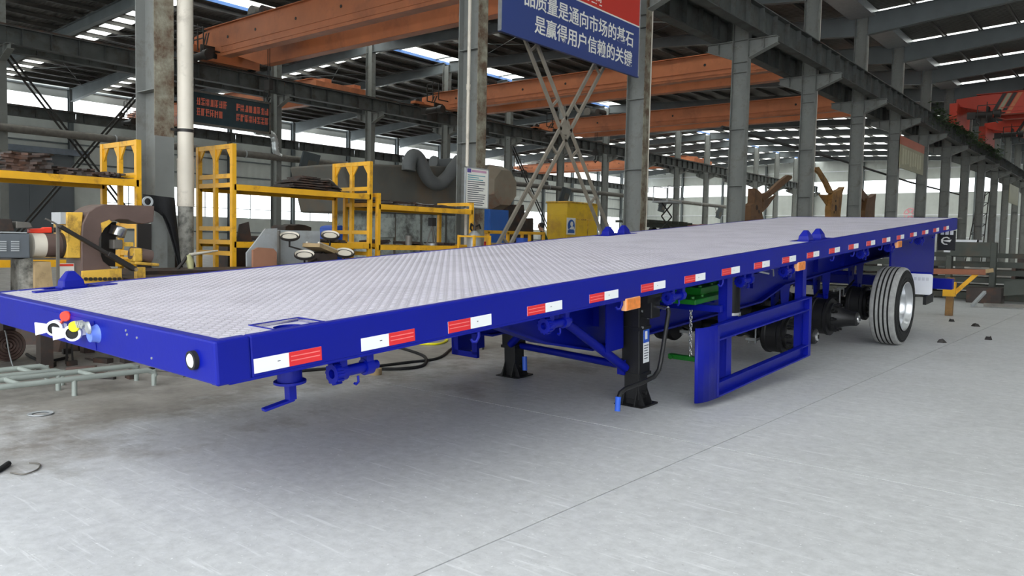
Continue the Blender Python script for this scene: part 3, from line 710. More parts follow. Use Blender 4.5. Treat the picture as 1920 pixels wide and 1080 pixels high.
fr = MB(); fr.box(-2.35,-2.05,3.50,3.53,-.93,-.88); fr.box(-2.35,-2.28,3.50,3.53,-.93,-.16); fr.box(-2.11,-2.05,3.50,3.53,-.9,-.16); fr.box(-2.35,-2.05,3.50,3.53,-.62,-.56); fr.box(-2.36,-2.33,3.5,3.9,-.93,-.16)
fr.build('side_frame', NV, T)
MB().box(-1.6,-.95,3.68,4.7,-.62,-.25).build('tool_box', NV, T, .01)
# ---- side guard
gd = MB().box(-.055,-.045, 3.93, 5.80, -.62, -.50)
gd.box(-.055,0, 3.93, 5.80, -.512, -.50); gd.box(-.055,0, 3.93, 5.80, -.62, -.608)
g = gd.build('side_guard', BL, T)
lo = MB().box(-.055,-.045, 3.93, 5.80, -1.05, -.94); lo.box(-.055,0,3.93,5.80,-.952,-.94); lo.box(-.055,0,3.93,5.80,-1.05,-1.038); lo.build('lower_rail', BL, g)
MB().box(-.055,.0,5.76,5.82,-1.05,-.50).build('end_post', BL, g); MB().box(-.055,-.0,3.93,3.965,-1.05,-.50).build('end_post', BL, g)
cv = MB(); pts = [(-.0,3.96),(-.003,3.89),(-.010,3.82),(-.024,3.76),(-.045,3.715),(-.06,3.70)]
for a, b in zip(pts[:-1], pts[1:]):
    cv.add([(a[0],a[1],-1.05),(b[0],b[1],-1.05),(b[0],b[1],-.495),(a[0],a[1],-.495),(a[0]-.006,a[1]+.002,-1.05),(b[0]-.006,b[1]+.004,-1.05),(b[0]-.006,b[1]+.004,-.495),(a[0]-.006,a[1]+.002,-.495)], [(0,1,2,3),(7,6,5,4),(0,4,5,1),(3,2,6,7)], True)
cv.build('curved_front', BL, g)
for y in (4.20, 5.74):
    p = MB(); p.box(-.13,-.06,y,y+.012,-1.0,-.15); p.box(-.13,-.06,y+.075,y+.087,-1.0,-.15); p.box(-.07,-.058,y,y+.087,-1.0,-.15); p.build('guard_post', BL, g)
# ---- spare wheel winch
wc = MB(); wc.box(-.62,-.22,4.00,4.62,-.375,-.335); wc.box(-.55,-.3,4.25,4.75,-.335,-.275); wv = wc.build('spare_wheel_winch', 'green_paint', T, .006)
MB().box(-.5,-.36,4.6,4.9,-.33,-.22).build('winch_gear', 'green_paint', wv, .01)
for x, y in ((-.27,4.05),(-.27,4.2),(-.55,4.05),(-.34,4.3),(-.5,4.3),(-.34,4.5),(-.34,4.68)): MB().cyl((x,y,-.335),(x,y,-.262 if y > 4.24 else -.318),.016,n=8).build('winch_bolt', 'green_paint', wv)
for a, b in (((-.70,4.15,-.41),(-.08,4.15,-.41)),((-.70,4.60,-.41),(-.35,4.60,-.41))): MB().bar(a,b,.05,.05).build('winch_shelf', BL, T)
for q in range(14):
    zc = -.45-.031*q; c = MB(); o_ = (0,1)[q%2]
    ring = [(-.46+(.011*math.cos(t) if o_ else 0), 4.38+(0 if o_ else .011*math.cos(t)), zc+.021*math.sin(t)) for t in np.linspace(0, 2*PI, 13)]
    c.tube(ring, .0055, 6).build('chain_link', 'chrome', wv)
MB().box(-.66,-.30,4.36,4.41,-.905,-.865).build('lifting_bar', 'green_paint', wv, .005)
MB().cyl((-.62,4.385,-.885),(-.62,4.33,-.885),.018,n=10).build('lifting_pin', 'green_paint', wv)
# air tank and small gear
at = MB().cyl((-.55,5.30,-.62),(-.55,5.30,-.20),.085,n=22).build('air_reservoir', BK, T); MB().cyl((-.55,5.3,-.645),(-.55,5.3,-.62),.092,n=22).build('tank_rim', 'chrome', at)
MB().box(-.74,-.72,5.0,6.2,-.58,-.20).build('web_panel', BL, T); MB().box(-.73,-.70,4.95,6.25,-.375,-.36).build('web_rib', BL, T)
vl = MB(); vl.cyl((-.2,5.1,-.20),(-.2,5.3,-.20),.02,n=8); vl.cyl((-.22,5.15,-.22),(-.15,5.2,-.24),.01,n=6); vl.tube([(-.2,5.3,-.2),(-.18,5.36,-.22),(-.18,5.37,-.28)],.007,6); vl.box(-.24,-.17,5.12,5.2,-.19,-.165); vl.build('air_valve', 'zinc', T)
for x, z in ((-.80,-.3),(-.82,-.36),(-1.68,-.3)):
    MB().tube([(x,y,z-.03*math.sin(y*2.1)) for y in np.arange(1.5,10.5,.3)],.012,6).build('air_hose', 'rubber', T)
# ---- running gear: three axles, one wheel mounted
AZ = -1.006
for ai, ay in enumerate((6.55, 7.85, 9.15)):
    ax = MB().cyl((-2.0,ay,AZ),(-.5,ay,AZ),.068,n=16).build('axle', BK, T)
    for sd in (1, -1):
        X = (lambda x: x) if sd == 1 else (lambda x: -2.5-x)
        dr = MB().lathe([(0,0),(.20,0),(.215,.02),(.215,.05),(.205,.06),(.205,.17),(.215,.18),(.215,.215),(.12,.225),(.12,.24)], (X(-.72),ay,AZ), (sd,0,0), 28)
        d = dr.build('brake_drum', BK, ax)
        hb = MB().lathe([(.17,.22),(.17,.25),(.15,.26),(.13,.30),(.10,.36),(.085,.44),(.08,.50),(.065,.515),(0,.515)], (X(-.72),ay,AZ), (sd,0,0), 24)
        for q in range(10):
            an = q*PI/5; cy_, cz_ = ay+.148*math.cos(an), AZ+.148*math.sin(an)
            hb.cyl((X(-.48),cy_,cz_),(X(-.40),cy_,cz_),.014,n=8); hb.cyl((X(-.46),cy_,cz_),(X(-.43),cy_,cz_),.024,n=6)
        hb.build('wheel_hub', BK, d)
        MB().lathe([(0,.53),(.03,.53),(.042,.525),(.045,.51)], (X(-.72),ay,AZ), (sd,0,0), 18).build('hub_cap', 'chrome', d)
        MB().box(min(X(-.217+.03),X(-.212+.03)),max(X(-.186),X(-.184)),ay-.012,ay+.012,AZ-.02,AZ+.02).build('cap_mark', BK, d)
        # leaf spring pack
        for lf_ in range(5):
            hl = .60-.09*lf_; zt = AZ+.13+.0*lf_
            MB().tube([(X(-.86), ay+u*hl, AZ+.20-.017*lf_-.10*(1-(u*hl/.6)**2)+.02) for u in np.linspace(-1,1,9)], .013, 4).build('spring_leaf', BK, ax)
        ub = MB()
        for dy in (-.07,.07): ub.tube([(X(-.82),ay+dy,AZ-.13),(X(-.82),ay+dy,AZ+.17),(X(-.90),ay+dy,AZ+.17),(X(-.90),ay+dy,AZ-.13)],.011,6)
        ub.box(min(X(-.80),X(-.92)),max(X(-.80),X(-.92)),ay-.1,ay+.1,AZ-.10,AZ-.07); ub.build('u_bolt', 'zinc', ax)
        MB().cyl((X(-.98),ay-.10,AZ+.02),(X(-.98),ay-.30,AZ+.10),.09,n=16).build('brake_chamber', BK, ax)
        MB().bar((X(-.86),ay,AZ-.06),(X(-.86),ay-.62,AZ+.16),.05,.06).build('radius_rod', BK, ax)
for y in (5.90, 7.20, 8.50, 9.80):
    for x in (-.86,-1.64): 
        hg = MB(); pol = [(-.16,-.5),(.16,-.5),(.10,-.80),(.05,-.93),(-.05,-.93),(-.10,-.80)]
        for s in (-.06,.054): hg.prism(pol, (x+s,y,0), (0,1,0), (0,0,1), (.006,0,0))
        hg.cyl((x-.08,y,-.86),(x+.08,y,-.86),.03,n=10); hg.build('spring_hanger', NV, T)
    MB().cyl((-1.6,y,-.7),(-.9,y,-.7),.035,n=10).build('hanger_tie', NV, T)
# the mounted tyre
AY = 9.15; R_ = .487
prof = [(.295,.30),(.33,.315),(.40,.318),(.455,.305),(.478,.29)]
for c, wd in ((.245,.006),(.19,.006),(.135,.006),(.08,.006)):
    prof += [(R_,c+wd+.004),(R_-.014,c+wd),(R_-.014,c-wd),(R_,c-wd-.004)]
prof = [(.295,.30),(.33,.315),(.40,.318),(.452,.306)]; trd = [(.452,.306),(.476,.294),(R_-.002,.275)]
for c in (.235,.185,.135,.085): trd += [(R_,c+.0105),(R_-.013,c+.008),(R_-.013,c-.008),(R_,c-.0105)]
trd += [(R_-.002,.045),(.476,.026),(.452,.014)]; prof2 = [(.452,.014),(.40,.002),(.33,.005),(.295,.02)]
ty_o = (-.36, AY, AZ)
tyre = MB().lathe(trd, ty_o, (1,0,0), 56).build('tyre', 'tread', T)
s_ = MB().lathe(prof, ty_o, (1,0,0), 56); s_.lathe(prof2, ty_o, (1,0,0), 56); s_.build('sidewall', 'rubber', tyre)
s_ = MB()
for c in (.235,.185,.135,.085): s_.lathe([(R_-.0022,c+.0085),(R_-.0125,c+.0075),(R_-.0125,c-.0075),(R_-.0022,c-.0085)], ty_o, (1,0,0), 56)
s_.build('tread_groove', 'rubber', tyre)
s_ = MB()
for rr, hh in ((.36,.3185),(.425,.3155),(.315,.311)): s_.lathe([(rr-.003,hh-.002),(rr,hh+.003),(rr+.003,hh-.002)], ty_o, (1,0,0), 56)
s_.build('sidewall_ring', 'rubber', tyre)
rm = MB().lathe([(.298,.312),(.306,.322),(.298,.326),(.288,.316),(.282,.29),(.272,.26),(.262,.25),(.255,.20),(.238,.17),(.230,.12),(.20,.10),(.13,.085),(.10,.085)], ty_o, (1,0,0), 48)
rm.lathe([(.296,.012),(.285,.02),(.275,.06),(.255,.08),(.24,.10)], ty_o, (1,0,0), 48)
rim = rm.build('wheel_rim', 'silver', T)
hh_ = MB()
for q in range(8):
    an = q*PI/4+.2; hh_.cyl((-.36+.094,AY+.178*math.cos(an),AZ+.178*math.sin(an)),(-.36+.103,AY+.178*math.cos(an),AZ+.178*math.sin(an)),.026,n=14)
hh_.build('hand_hole_shade', BK, rim)  # black discs laid on the rim in place of the dark inside its openings
nn = MB()
for q in range(10):
    an = q*PI/5; nn.cyl((-.36+.084,AY+.135*math.cos(an),AZ+.135*math.sin(an)),(-.36+.12,AY+.135*math.cos(an),AZ+.135*math.sin(an)),.015,n=6)
nn.build('wheel_nut', 'chrome', rim)
MB().cyl((-.62,AY,AZ),(-.50,AY,AZ),.10,n=16).build('hub_carrier', BK, T)
# ---- tail
MB().box(-.30,-.27,9.30,11.48,-.86,-.16).build('rear_side_panel', NV, T, .006); MB().box(-2.23,-2.20,9.30,11.48,-.86,-.16).build('rear_side_panel', NV, T, .006)
MB().box(-2.2,-.3,11.44,11.47,-.6,-.16).build('rear_closing_plate', NV, T)
fl_ = MB().prism([(-.30,-.955),(-.275,-.98),(-.02,-.98),(.01,-.955),(.01,-.72),(-.01,-.70),(-.30,-.70)], (0,10.20,0), (1,0,0), (0,0,1), (0,.015,0)).build('mud_flap', 'white_paint', T, .003)
pm = mat('flap_print', (206,208,214), .5)
for q, wd in enumerate((.05,.07,.03,.06)): MB().box(-.22+.05*q,-.22+.05*q+.035,10.197,10.2,-.79,-.745).build('flap_print', pm, fl_)
MB().box(-.30,-.0,10.21,10.26,-.72,-.68).build('flap_arm', BL, T); MB().box(-.1,-.06,10.21,10.6,-1.12,-1.0).build('flap_chain', BK, T)
MB().box(-2.52,.03,11.25,11.37,-1.02,-.87).build('under_run_bar', BL, T, .006)
for x in (-.55,-1.9): MB().box(x-.04,x+.04,11.22,11.3,-.95,-.5).build('bar_arm', BL, T)
lp = MB().box(-.23,0,11.47,11.49,-.47,-.18).build('tail_flap', BK, T)
e_ = MB()
for t0 in range(7):
    a0 = .7+t0*.72; a1 = a0+.72
    if t0 < 6: e_.prism([(.045*math.cos(a0),.045*math.sin(a0)),(.07*math.cos(a0),.06*math.sin(a0)),(.07*math.cos(a1),.06*math.sin(a1)),(.045*math.cos(a1),.045*math.sin(a1))][::-1], (-.12,11.466,-.33), (1,0,0), (0,0,1), (0,.004,0))
e_.prism([(-.06,.0),(.07,.02),(.05,-.02)], (-.12,11.466,-.33), (1,0,0), (0,0,1), (0,.004,0)); e_.build('flap_emblem', 'sign_white', lp)
for q in range(3): MB().box(-.19+.06*q,-.15+.06*q,11.44,11.47,-.24,-.17).build('tail_lamp', 'tape_white', T)
MB().box(-.02,.06,11.50,11.56,-.005,.004).build('tail_lip', 'steel_grey', T)
# ================================================================== helpers: direction of a photo point, cut with a plane the thing stands in
def _ray(px, py): return _f + _r*((px-960)/CAM_F) - _u*((py-540)/CAM_F)
def onx(px, py, X): d = _ray(px, py); t = X/d.x; return Vector((X, d.y*t, CAM_H+d.z*t))
def ony(px, py, Y): d = _ray(px, py); t = Y/d.y; return Vector((d.x*t, Y, CAM_H+d.z*t))
def yz(pts, X): return [(p.y, 0.0 if b >= 520 and b % 10 == 0 and b >= 520 else p.z) for p, b in ((onx(a, b, X), b) for a, b in pts)]   # points given at y >= 520 stand for the floor
UY, UZ = (0,1,0), (0,0,1)

# ---- drainpipe and conduits
dp = thing('drain_pipe', 'fat white plastic drainpipe with grimy lower end beside the near column', 'pipe', (0,0,0))
PX, PY = -9.75, 5.235
MB().cyl((PX,PY,2.15),(PX,PY,10.76),.098,n=24).build('upper_pipe', 'pipe_white', dp)
MB().cyl((PX,PY,1.55),(PX,PY,2.15),.104,n=24).build('pipe_coupling', 'pipe_white', dp)
MB().cyl((PX,PY,0),(PX,PY,1.56),.096,n=24).build('lower_pipe', 'pipe_dirty', dp)
for z in (2.15, 2.02, 1.58): MB().cyl((PX,PY,z-.012),(PX,PY,z+.012),.108,n=24).build('pipe_collar', 'pipe_white', dp)
MB().cyl((PX,PY,2.50),(PX,PY,2.54),.104,n=24).build('pipe_clamp', 'crane_dark', dp); MB().bar((PX,PY-.09,2.52),(PX,PY-.20,2.52),.03,.03).build('clamp_arm', 'crane_dark', dp)
cd = thing('conduit_pipe', 'thin white conduit running up the column with the notice board', 'pipe')
MB().cyl((-9.95,10.80,.3),(-9.95,10.80,11.0),.032,n=12).build('conduit', 'pipe_white', cd)
for z in (4.0, 7.0): MB().cyl((-9.95,10.80,z-.05),(-9.95,10.80,z+.05),.042,n=12).build('conduit_joint', 'pipe_white', cd)
for i, k in enumerate((2, 4, 5, 6, 9)):
    y = YC+6*k
    tag(MB().cyl((XR1+.2,y+.172,.0),(XR1+.2,y+.172,10.76),.05,n=12).build('rain_pipe', 'pipe_white'), 'white rainwater pipe on the column by the slogan sign' if k == 2 else 'slim white rainwater pipe on the '+ORD[k-3].lower()+' column beyond the slogan sign', 'pipe', None if k == 2 else 'rainwater pipes on the far columns')

# ---- blue slogan sign between two columns
sg = thing('slogan_sign', 'large blue banner board with white Chinese slogan and red top strip', 'sign')
MB().box(-9.66,-9.61,11.30,16.27,5.10,6.22).build('board', 'sign_blue', sg)
MB().box(-9.66,-9.61,11.30,16.27,6.24,6.95).build('red_board', 'sign_red', sg)
MB().box(-9.655,-9.605,11.30,16.27,6.215,6.245).build('white_line', 'sign_white', sg)
for y in (11.28, 16.27): MB().box(-9.67,-9.60,y-.015,y+.015,5.08,6.97).build('frame_side', 'zinc', sg)
for z in (5.085, 6.965): MB().box(-9.67,-9.60,11.28,16.28,z-.015,z+.015).build('frame_rail', 'sign_blue' if z < 6 else 'zinc', sg)
for i, ch in enumerate('品质量是通向市场的基石'): text_mesh(ch, .37, 'slogan_character', 'sign_white', sg, (-9.605, 12.125+.3715*i, 5.85), UY, UZ, bold=.003)
for i, ch in enumerate('是赢得用户信赖的关键'): text_mesh(ch, .37, 'slogan_character', 'sign_white', sg, (-9.605, 12.475+.3685*i, 5.40), UY, UZ, bold=.003)
for i, ch in enumerate('有限公司'): text_mesh(ch, .16, 'company_character', 'sign_white', sg, (-9.605, 14.06+.165*i, 6.44), UY, UZ, bold=.002)
for i, w in enumerate((.14,.05,.12,.04,.10)): MB().box(-9.61,-9.603,13.98+.15*i-.03,13.98+.15*i-.03+w,6.315,6.335).build('small_print', 'sign_white', sg)
for y in (11.7, 15.9): MB().bar((-9.66,y,6.7),(-9.75,y,7.4),.03,.03).build('hanger', 'crane_dark', sg)

# ---- lattice cross brace between columns
xb = thing('cross_brace', 'X shaped ladder lattice brace between two columns under the slogan sign', 'brace')
def lattice(y0, z0, y1, z1, name):
    d = Vector((0, y1-y0, z1-z0)); L = d.length; d.normalize(); n = Vector((0,-d.z,d.y)); mb = MB(); A = Vector((-10,y0,z0)); B = Vector((-10,y1,z1))
    o = mb.bar(A+n*.15, B+n*.15, .07, .05, (1,0,0)).build(name, 'brace_tan', xb); MB().bar(A-n*.15, B-n*.15, .07, .05, (1,0,0)).build(name, 'brace_tan', xb)
    k = 1
    while k*1.25 < L: 
        c = A+d*(k*1.25); MB().bar(c+n*.15, c-n*.15, .05, .04, (1,0,0)).build('rung', 'brace_tan', o); k += 1
lattice(16.65, .2, 11.2, 7.1, 'brace_leg'); lattice(11.25, .2, 16.7, 7.1, 'brace_leg')
MB().box(-10.02,-9.98,13.82,14.08,3.5,3.8).build('gusset_plate', 'brace_tan', xb)
# plain bracing in the middle row near the left edge
for (k, lab) in ((0, 'dark angle iron cross brace in front of the grey sliding door'), (5, 'dark angle iron cross brace in the middle row behind the yellow cabinet')):
    t = thing('wall_brace', lab, 'brace'); ya, yb = YC+6*(k+1), YC+6*(k+2)
    for a, b in ((8.0,.3),(.3,8.0)):
        MB().bar((-34.06,ya,a),(-34.06,yb,b),.07,.05,(1,0,0)).build('angle_bar', 'crane_dark', t); MB().bar((-34.0,ya,a+.24),(-34.0,yb,b+.24),.07,.05,(1,0,0)).build('angle_bar', 'crane_dark', t)

# ---- extraction pipe along the middle row, with hoods
ep = thing('extraction_pipe', 'long grey steel extraction pipe running along the middle column row', 'pipe')
for i in range(11):
    y = YC+6*i+4
    MB().cyl((-33.55,y+.02,5.02),(-33.55,y+5.98,5.02),.16,n=16).build('pipe_length', 'steel_grey', ep); MB().cyl((-33.55,y-.03,5.02),(-33.55,y+.03,5.02),.19,n=16).build('pipe_flange', 'zinc', ep)
for i, (y, z) in enumerate(((24.2,4.85),(46.2,4.55),(60.6,4.45),(72.0,4.3))):
    hd = thing('fume_hood', ['square dark fume hood on the pipe left of the tall rack frame','dark fume hood above the yellow cabinet','tilted fume hood behind the column past the yellow cabinet','grey fume hood at the far end of the extraction pipe'][i], 'hood', (-33.0,y,z))
    MB().bar((-.27,0,.05),(-.55,0,5.0-z),.05,.05).build('hood_bracket', 'steel_grey', hd)
    R = Matrix.Rotation(.25, 3, 'Y') @ Matrix.Rotation(-.12, 3, 'X')
    MB().obox((0,0,0),(.12,1.05,1.05),R).build('hood_panel', 'col_dark', hd, .02)
    vs = [R@Vector((-.06,a*.45,b*.38)) for a,b in ((-1,-1),(1,-1),(1,1),(-1,1))]+[R@Vector((-.3,a*.12,b*.12)) for a,b in ((-1,-1),(1,-1),(1,1),(-1,1))]
    MB().add(vs,[(0,1,5,4),(1,2,6,5),(2,3,7,6),(3,0,4,7),(7,6,5,4)]).build('hood_funnel', 'steel_dark', hd)
    MB().obox((.065,.1,-.1),(.01,.5,.45),R).build('hood_insert', 'hood_grey', hd); MB().cyl((-.25,0,.0),(-.35,0,.1),.1,n=12).build('hood_neck', 'steel_grey', hd)
fd = thing('flexible_duct', 'silver corrugated flexible duct bending down beside the message board', 'duct')
pt = [(-33.57,21.5,6.15),(-33.57,22.3,6.15),(-33.57,22.5,6.05),(-33.57,22.6,5.8),(-33.57,22.62,5.4),(-33.57,22.72,5.15),(-33.56,22.95,5.04)]
pp = []
for a, b in zip(pt[:-1], pt[1:]):
    for q in range(4): pp.append(Vector(a).lerp(Vector(b), q/4))
MB().tube(pp, [.17 if i%2 else .145 for i in range(len(pp))], 14).build('duct_hose', 'silver_duct', fd)

# ---- LED message board
lb = thing('message_board', 'dark teal electronic message board with dull red characters', 'sign')
MB().box(-33.36,-33.2,18.1,22.05,6.10,7.50).build('case', 'led_face', lb)
for a, b, c, d in ((18.05,22.1,6.05,6.14),(18.05,22.1,7.46,7.55),(18.05,18.14,6.05,7.55),(22.01,22.1,6.05,7.55)): MB().box(-33.38,-33.15,a,b,c,d).build('case_edge', 'steel_grey', lb)
emit('led_glow', (166,84,64), .08); rr = random.Random(3)
for r_i in range(2):
    for c_i in range(2):
        for q in range(7 if c_i == 0 else 8):
            if c_i == 0 and q == 6 and r_i == 1: continue
            y = 18.35+1.95*c_i+.215*q; z = 7.08-.46*r_i; mb = MB()
            for s in range(5): 
                if rr.random() < .5: mb.box(-33.2,-33.19,y,y+.17,z-.15+.07*s,z-.12+.07*s)
                else: mb.box(-33.2,-33.19,y+.035*s,y+.02+.035*s,z-.16,z+.15)
            mb.build('led_character', 'led_glow', lb)
for y in (18.3, 21.8): MB().cyl((-33.28,y,7.5),(-33.28,y,8.1),.02,n=8).build('hanger', 'crane_dark', lb)

# ---- notice board on the column
nb = thing('notice_board', 'white printed notice board fixed to the second column', 'notice')
MB().box(-9.74,-9.72,10.52,11.14,1.79,2.51).build('board', 'sign_white', nb); 
for a, b, c, d in ((10.51,11.15,1.78,1.80),(10.51,11.15,2.50,2.52),(10.51,10.53,1.78,2.52),(11.13,11.15,1.78,2.52)): MB().box(-9.745,-9.712,a,b,c,d).build('frame_edge', 'zinc', nb)
MB().box(-9.722,-9.715,10.56,10.66,2.42,2.49).build('header_mark', mat('notice_violet',(92,80,150),.6), nb); MB().box(-9.722,-9.716,10.68,11.08,2.435,2.475).build('header_print', mat('notice_pink',(196,150,176),.6), nb)
for q in range(15):
    z = 2.375-.038*q; w = .5-.1*rr.random() if q not in (1, 5, 8) else .3
    MB().box(-9.722,-9.717,10.575,10.575+w,z-.007,z+.007).build('text_line', mat('notice_teal',(70,150,160),.6) if q < 3 else 'ink', nb)
# ---- far boards
fs = thing('wall_poster', 'weathered board with red heading hung on a far column', 'sign')
MB().box(-9.66,-9.62,40.6,45.4,5.05,6.15).build('board', 'sign_old', fs); MB().box(-9.66,-9.61,40.6,45.4,6.15,6.55).build('heading', 'sign_oldred', fs)
for q in range(8): MB().box(-9.62,-9.615,41.0+.5*q,41.3+.5*q,5.25+.05*(q%3),6.0).build('text_column', mat('old_text',(176,172,146),.6), fs)
tag(MB().box(-9.66,-9.62,76.2,81.6,5.2,6.75).build('far_board', 'sign_old'), 'small plain yellowish board on the farthest visible columns', 'sign')

# ---- racks of yellow steel and the plates on them
def rack(label, y0, y1, xf, xr, zt0, zt1, shelves, mid=True, extra=None):
    t = thing('storage_rack', label, 'rack')
    for y, zt in ((y0, zt0), (y1, zt1)):
        fr_ = MB().box(xf-.03, xf+.03, y-.03, y+.03, 0, zt).build('upright', 'safety_yellow', t)
        MB().box(xr-.03, xr+.03, y-.03, y+.03, 0, zt).build('upright', 'safety_yellow', t)
        if mid: MB().box((xf+xr)/2-.03, (xf+xr)/2+.03, y-.025, y+.025, 0, zt).build('upright', 'safety_yellow', t)
        zz = [zt-.03] + [s+.02 for s in shelves if s < zt-.1] + ([zt-.42, .95, 1.28] if mid else [])
        for z in zz: MB().box(min(xf,xr), max(xf,xr), y-.022, y+.022, z-.03, z+.03).build('rung', 'safety_yellow', t)
        if mid:
            xm = (xf+xr)/2
            for xa, sg_ in ((xf,-1),(xm,1),(xm,-1),(xr,1)): MB().prism([(0,0),(0,-.16),(sg_*.12,0)], (xa+sg_*.03, y-.01, zt-.06), (1,0,0), (0,0,1), (0,.02,0)).build('corner_gusset', 'safety_yellow', t)
    for s in shelves:
        for x in (xf, xr): MB().box(x-.03, x+.03, y0, y1, s-.05, s+.03).build('shelf_beam', 'safety_yellow', t)
        MB().box(min(xf,xr), max(xf,xr), y0, y1, s+.0, s+.025).build('shelf_deck', 'steel_dark', t)
    return t
rack('yellow steel rack beside the near column, loaded with dark plates', 1.6, 4.50, -9.5, -10.42, 2.31, 2.31, (1.80, .85))
rack('tall yellow steel rack with ladder ends behind the round pans', 5.76, 8.10, -9.5, -10.36, 2.40, 2.38, (1.84, 1.08))
rack('low yellow rack between the tall rack and the notice board', 8.27, 10.45, -9.5, -10.3, 1.90, 1.86, (1.70, 1.06), False)
def plate(y, z, ly, lx, rz, x=-9.95, th=.012, m='steel_dark', lab='', grp=None, wav=.0, tilt=0.0):
    """bent plate; the bend follows the place along the shelf, so plates of one pile nest on each other"""
    rr_ = random.Random(int(y*1000+z*7777)); n = 8; vs = []
    for k in range(2):
        r2 = random.Random(int(y*1000+z*7777))
        for i in range(n+1):
            for j in (0, 1):
                yy = (i/n-.5)*ly; xx = (j-.5)*lx; vs.append((xx*(1+.12*r2.uniform(-1,.4)), yy, wav*math.sin(11*(y+yy))+k*th+tilt*yy))
    fs_ = []
    for i in range(n):
        a = 2*i; fs_.append((a,a+2,a+3,a+1)); b = a+2*(n+1); fs_.append((b,b+1,b+3,b+2))
        fs_.append((a+1,a+3,b+3,b+1)); fs_.append((a+2,a,b,b+2))
    e = 2*n; q = 2*(n+1); fs_ += [(0,1,q+1,q),(e+1,e,q+e,q+e+1)]
    o = MB().add(vs, fs_).build('steel_plate', m); o.location = (x, y, z); o.rotation_euler = (0,0,rz); return tag(o, lab, 'plate', grp)
rg = random.Random(11)
def piles(spec, z0, lx, th, wav, lab, grp, mats=('steel_dark',)):
    n_ = 0
    for yc, ly, cnt in spec:
        for i in range(cnt):
            plate(yc+rg.uniform(-.02,.02), z0+wav+th*i, ly-rg.uniform(0,.12), lx-rg.uniform(0,.1), rg.uniform(-.06,.06), th=th, m=mats[n_ % len(mats)], lab=lab, grp=grp, wav=wav); n_ += 1
ORDL = ['topmost','second from the top','third from the top','fourth from the top','fifth from the top','sixth from the top','third from the bottom','second from the bottom','lowest']
for i in range(9): plate(3.36+rg.uniform(-.03,.03), 1.833+.0245*i, .50-.03*(i%3), .68-.04*(i%2), rg.uniform(-.05,.05), th=.0245, lab='dark wavy steel plate, '+ORDL[8-i]+' of the stack on the near rack', grp='plates stacked on the near rack', wav=.008)
piles(((1.9,.5,3),(2.42,.46,3),(2.86,.36,3),(3.87,.46,5),(4.29,.32,4)), 1.825, .6, .02, .006, 'loose dark steel plate lying flat along the near rack shelf', 'loose plates on the near rack')
for i in range(12): plate(7.22+.06*math.sin(i*1.7)*(1-i/13), 1.868+.019*i, (.98,.86,.9,.74,.78,.62,.66,.5,.52,.4,.34,.26)[i], (.62,.5,.6,.45,.56,.4,.52,.36,.46,.3,.4,.26)[i], rg.uniform(-.16,.16), th=.017, lab='black steel offcut in the heap on top of the tall rack', grp='heap of offcuts on the tall rack', wav=.003)
plate(7.57, 1.985, .24, .34, 0, x=-9.82, m='steel_grey', lab='light grey sheet leaning on the heap of black offcuts', tilt=-.63)
piles(((8.56,.46,4),(9.05,.46,4),(9.54,.46,3),(10.05,.46,3)), 1.725, .58, .02, .006, 'dark scrap plate on the upper shelf of the low rack', 'scrap on the low rack', ('steel_dark','steel_dark','steel_grey'))
plate(9.54, 1.725+.006+.06, .44, .42, .1, th=.01, m='plate_grey', lab='pale sheet on the upper shelf of the low rack', wav=.006)
piles(((8.58,.42,3),(9.33,.38,2),(10.12,.38,2)), 1.085, .5, .022, .012, 'dark curved scrap plate on the lower shelf of the low rack', 'scrap on the lower shelf of the low rack')
piles(((6.55,.46,3),(7.06,.46,3),(7.62,.46,2)), 1.105, .55, .022, .010, 'dark steel offcut on the lower shelf of the tall rack', 'offcuts on the lower shelf of the tall rack')
tag(MB().prism([(0,0),(.24,0),(.19,.28),(.05,.24)], (-9.8,5.98,1.105), UY, UZ, (.02,0,0)).build('rusty_bracket', 'steel_dark'), 'upright rust brown bracket plate inside the tall rack frame', 'bracket')
tag(MB().cyl((-9.55,8.98,1.084),(-9.55,8.98,1.25),.055,n=16).build('metal_can', 'steel_grey'), 'small grey cylinder standing on the low rack shelf', 'can')
jk = thing('tool_stand', 'spindly metal tool stand on the low rack shelf', 'tool', (-9.75,9.72,1.085))
for a in (0, 2.1, 4.2): MB().bar((0,0,.36),(.1*math.cos(a),.1*math.sin(a),0),.022,.022).build('leg', 'steel_grey', jk)
MB().box(-.05,.05,-.05,.05,.34,.48).build('head', 'crane_dark', jk); MB().lathe([(0,0),(.09,0),(.09,.04),(0,.05)],(0,0,0),(0,0,1),14).build('foot_disc', 'zinc', jk)
gc = thing('gas_cylinder', 'silvery gas bottle with valve and hoses by the low rack', 'cylinder', (-9.24,10.25,0))
MB().lathe([(0,0),(.12,0),(.125,.03),(.125,1.22),(.10,1.30),(.05,1.35),(.04,1.36)],(0,0,0),(0,0,1),20).build('tank', 'zinc', gc)
MB().cyl((0,0,1.35),(0,0,1.45),.03,n=10).build('valve', 'steel_dark', gc); MB().tube([(0,0,1.42),(-.08,.0,1.48),(-.14,.05,1.40),(-.1,.1,1.3)],.018,6).build('hose', 'rubber', gc); MB().tube([(0,0,1.42),(.02,.1,1.47),(.0,.16,1.40)],.016,6).build('hose', 'rubber', gc)
cr_ = thing('cylinder_cage', 'small yellow tube cage holding the gas bottle', 'cage', (-9.24,10.25,0))
for x in (-.18,.18):
    for y in (-.2,.2): MB().box(x-.02,x+.02,y-.02,y+.02,0,1.28).build('post', 'safety_yellow', cr_)
for z in (.6,1.26):
    for a, b in (((-.18,-.2),(.18,-.2)),((-.18,.2),(.18,.2)),((-.18,-.2),(-.18,.2)),((.18,-.2),(.18,.2))): MB().bar((*a,z),(*b,z),.03,.03).build('rail', 'safety_yellow', cr_)

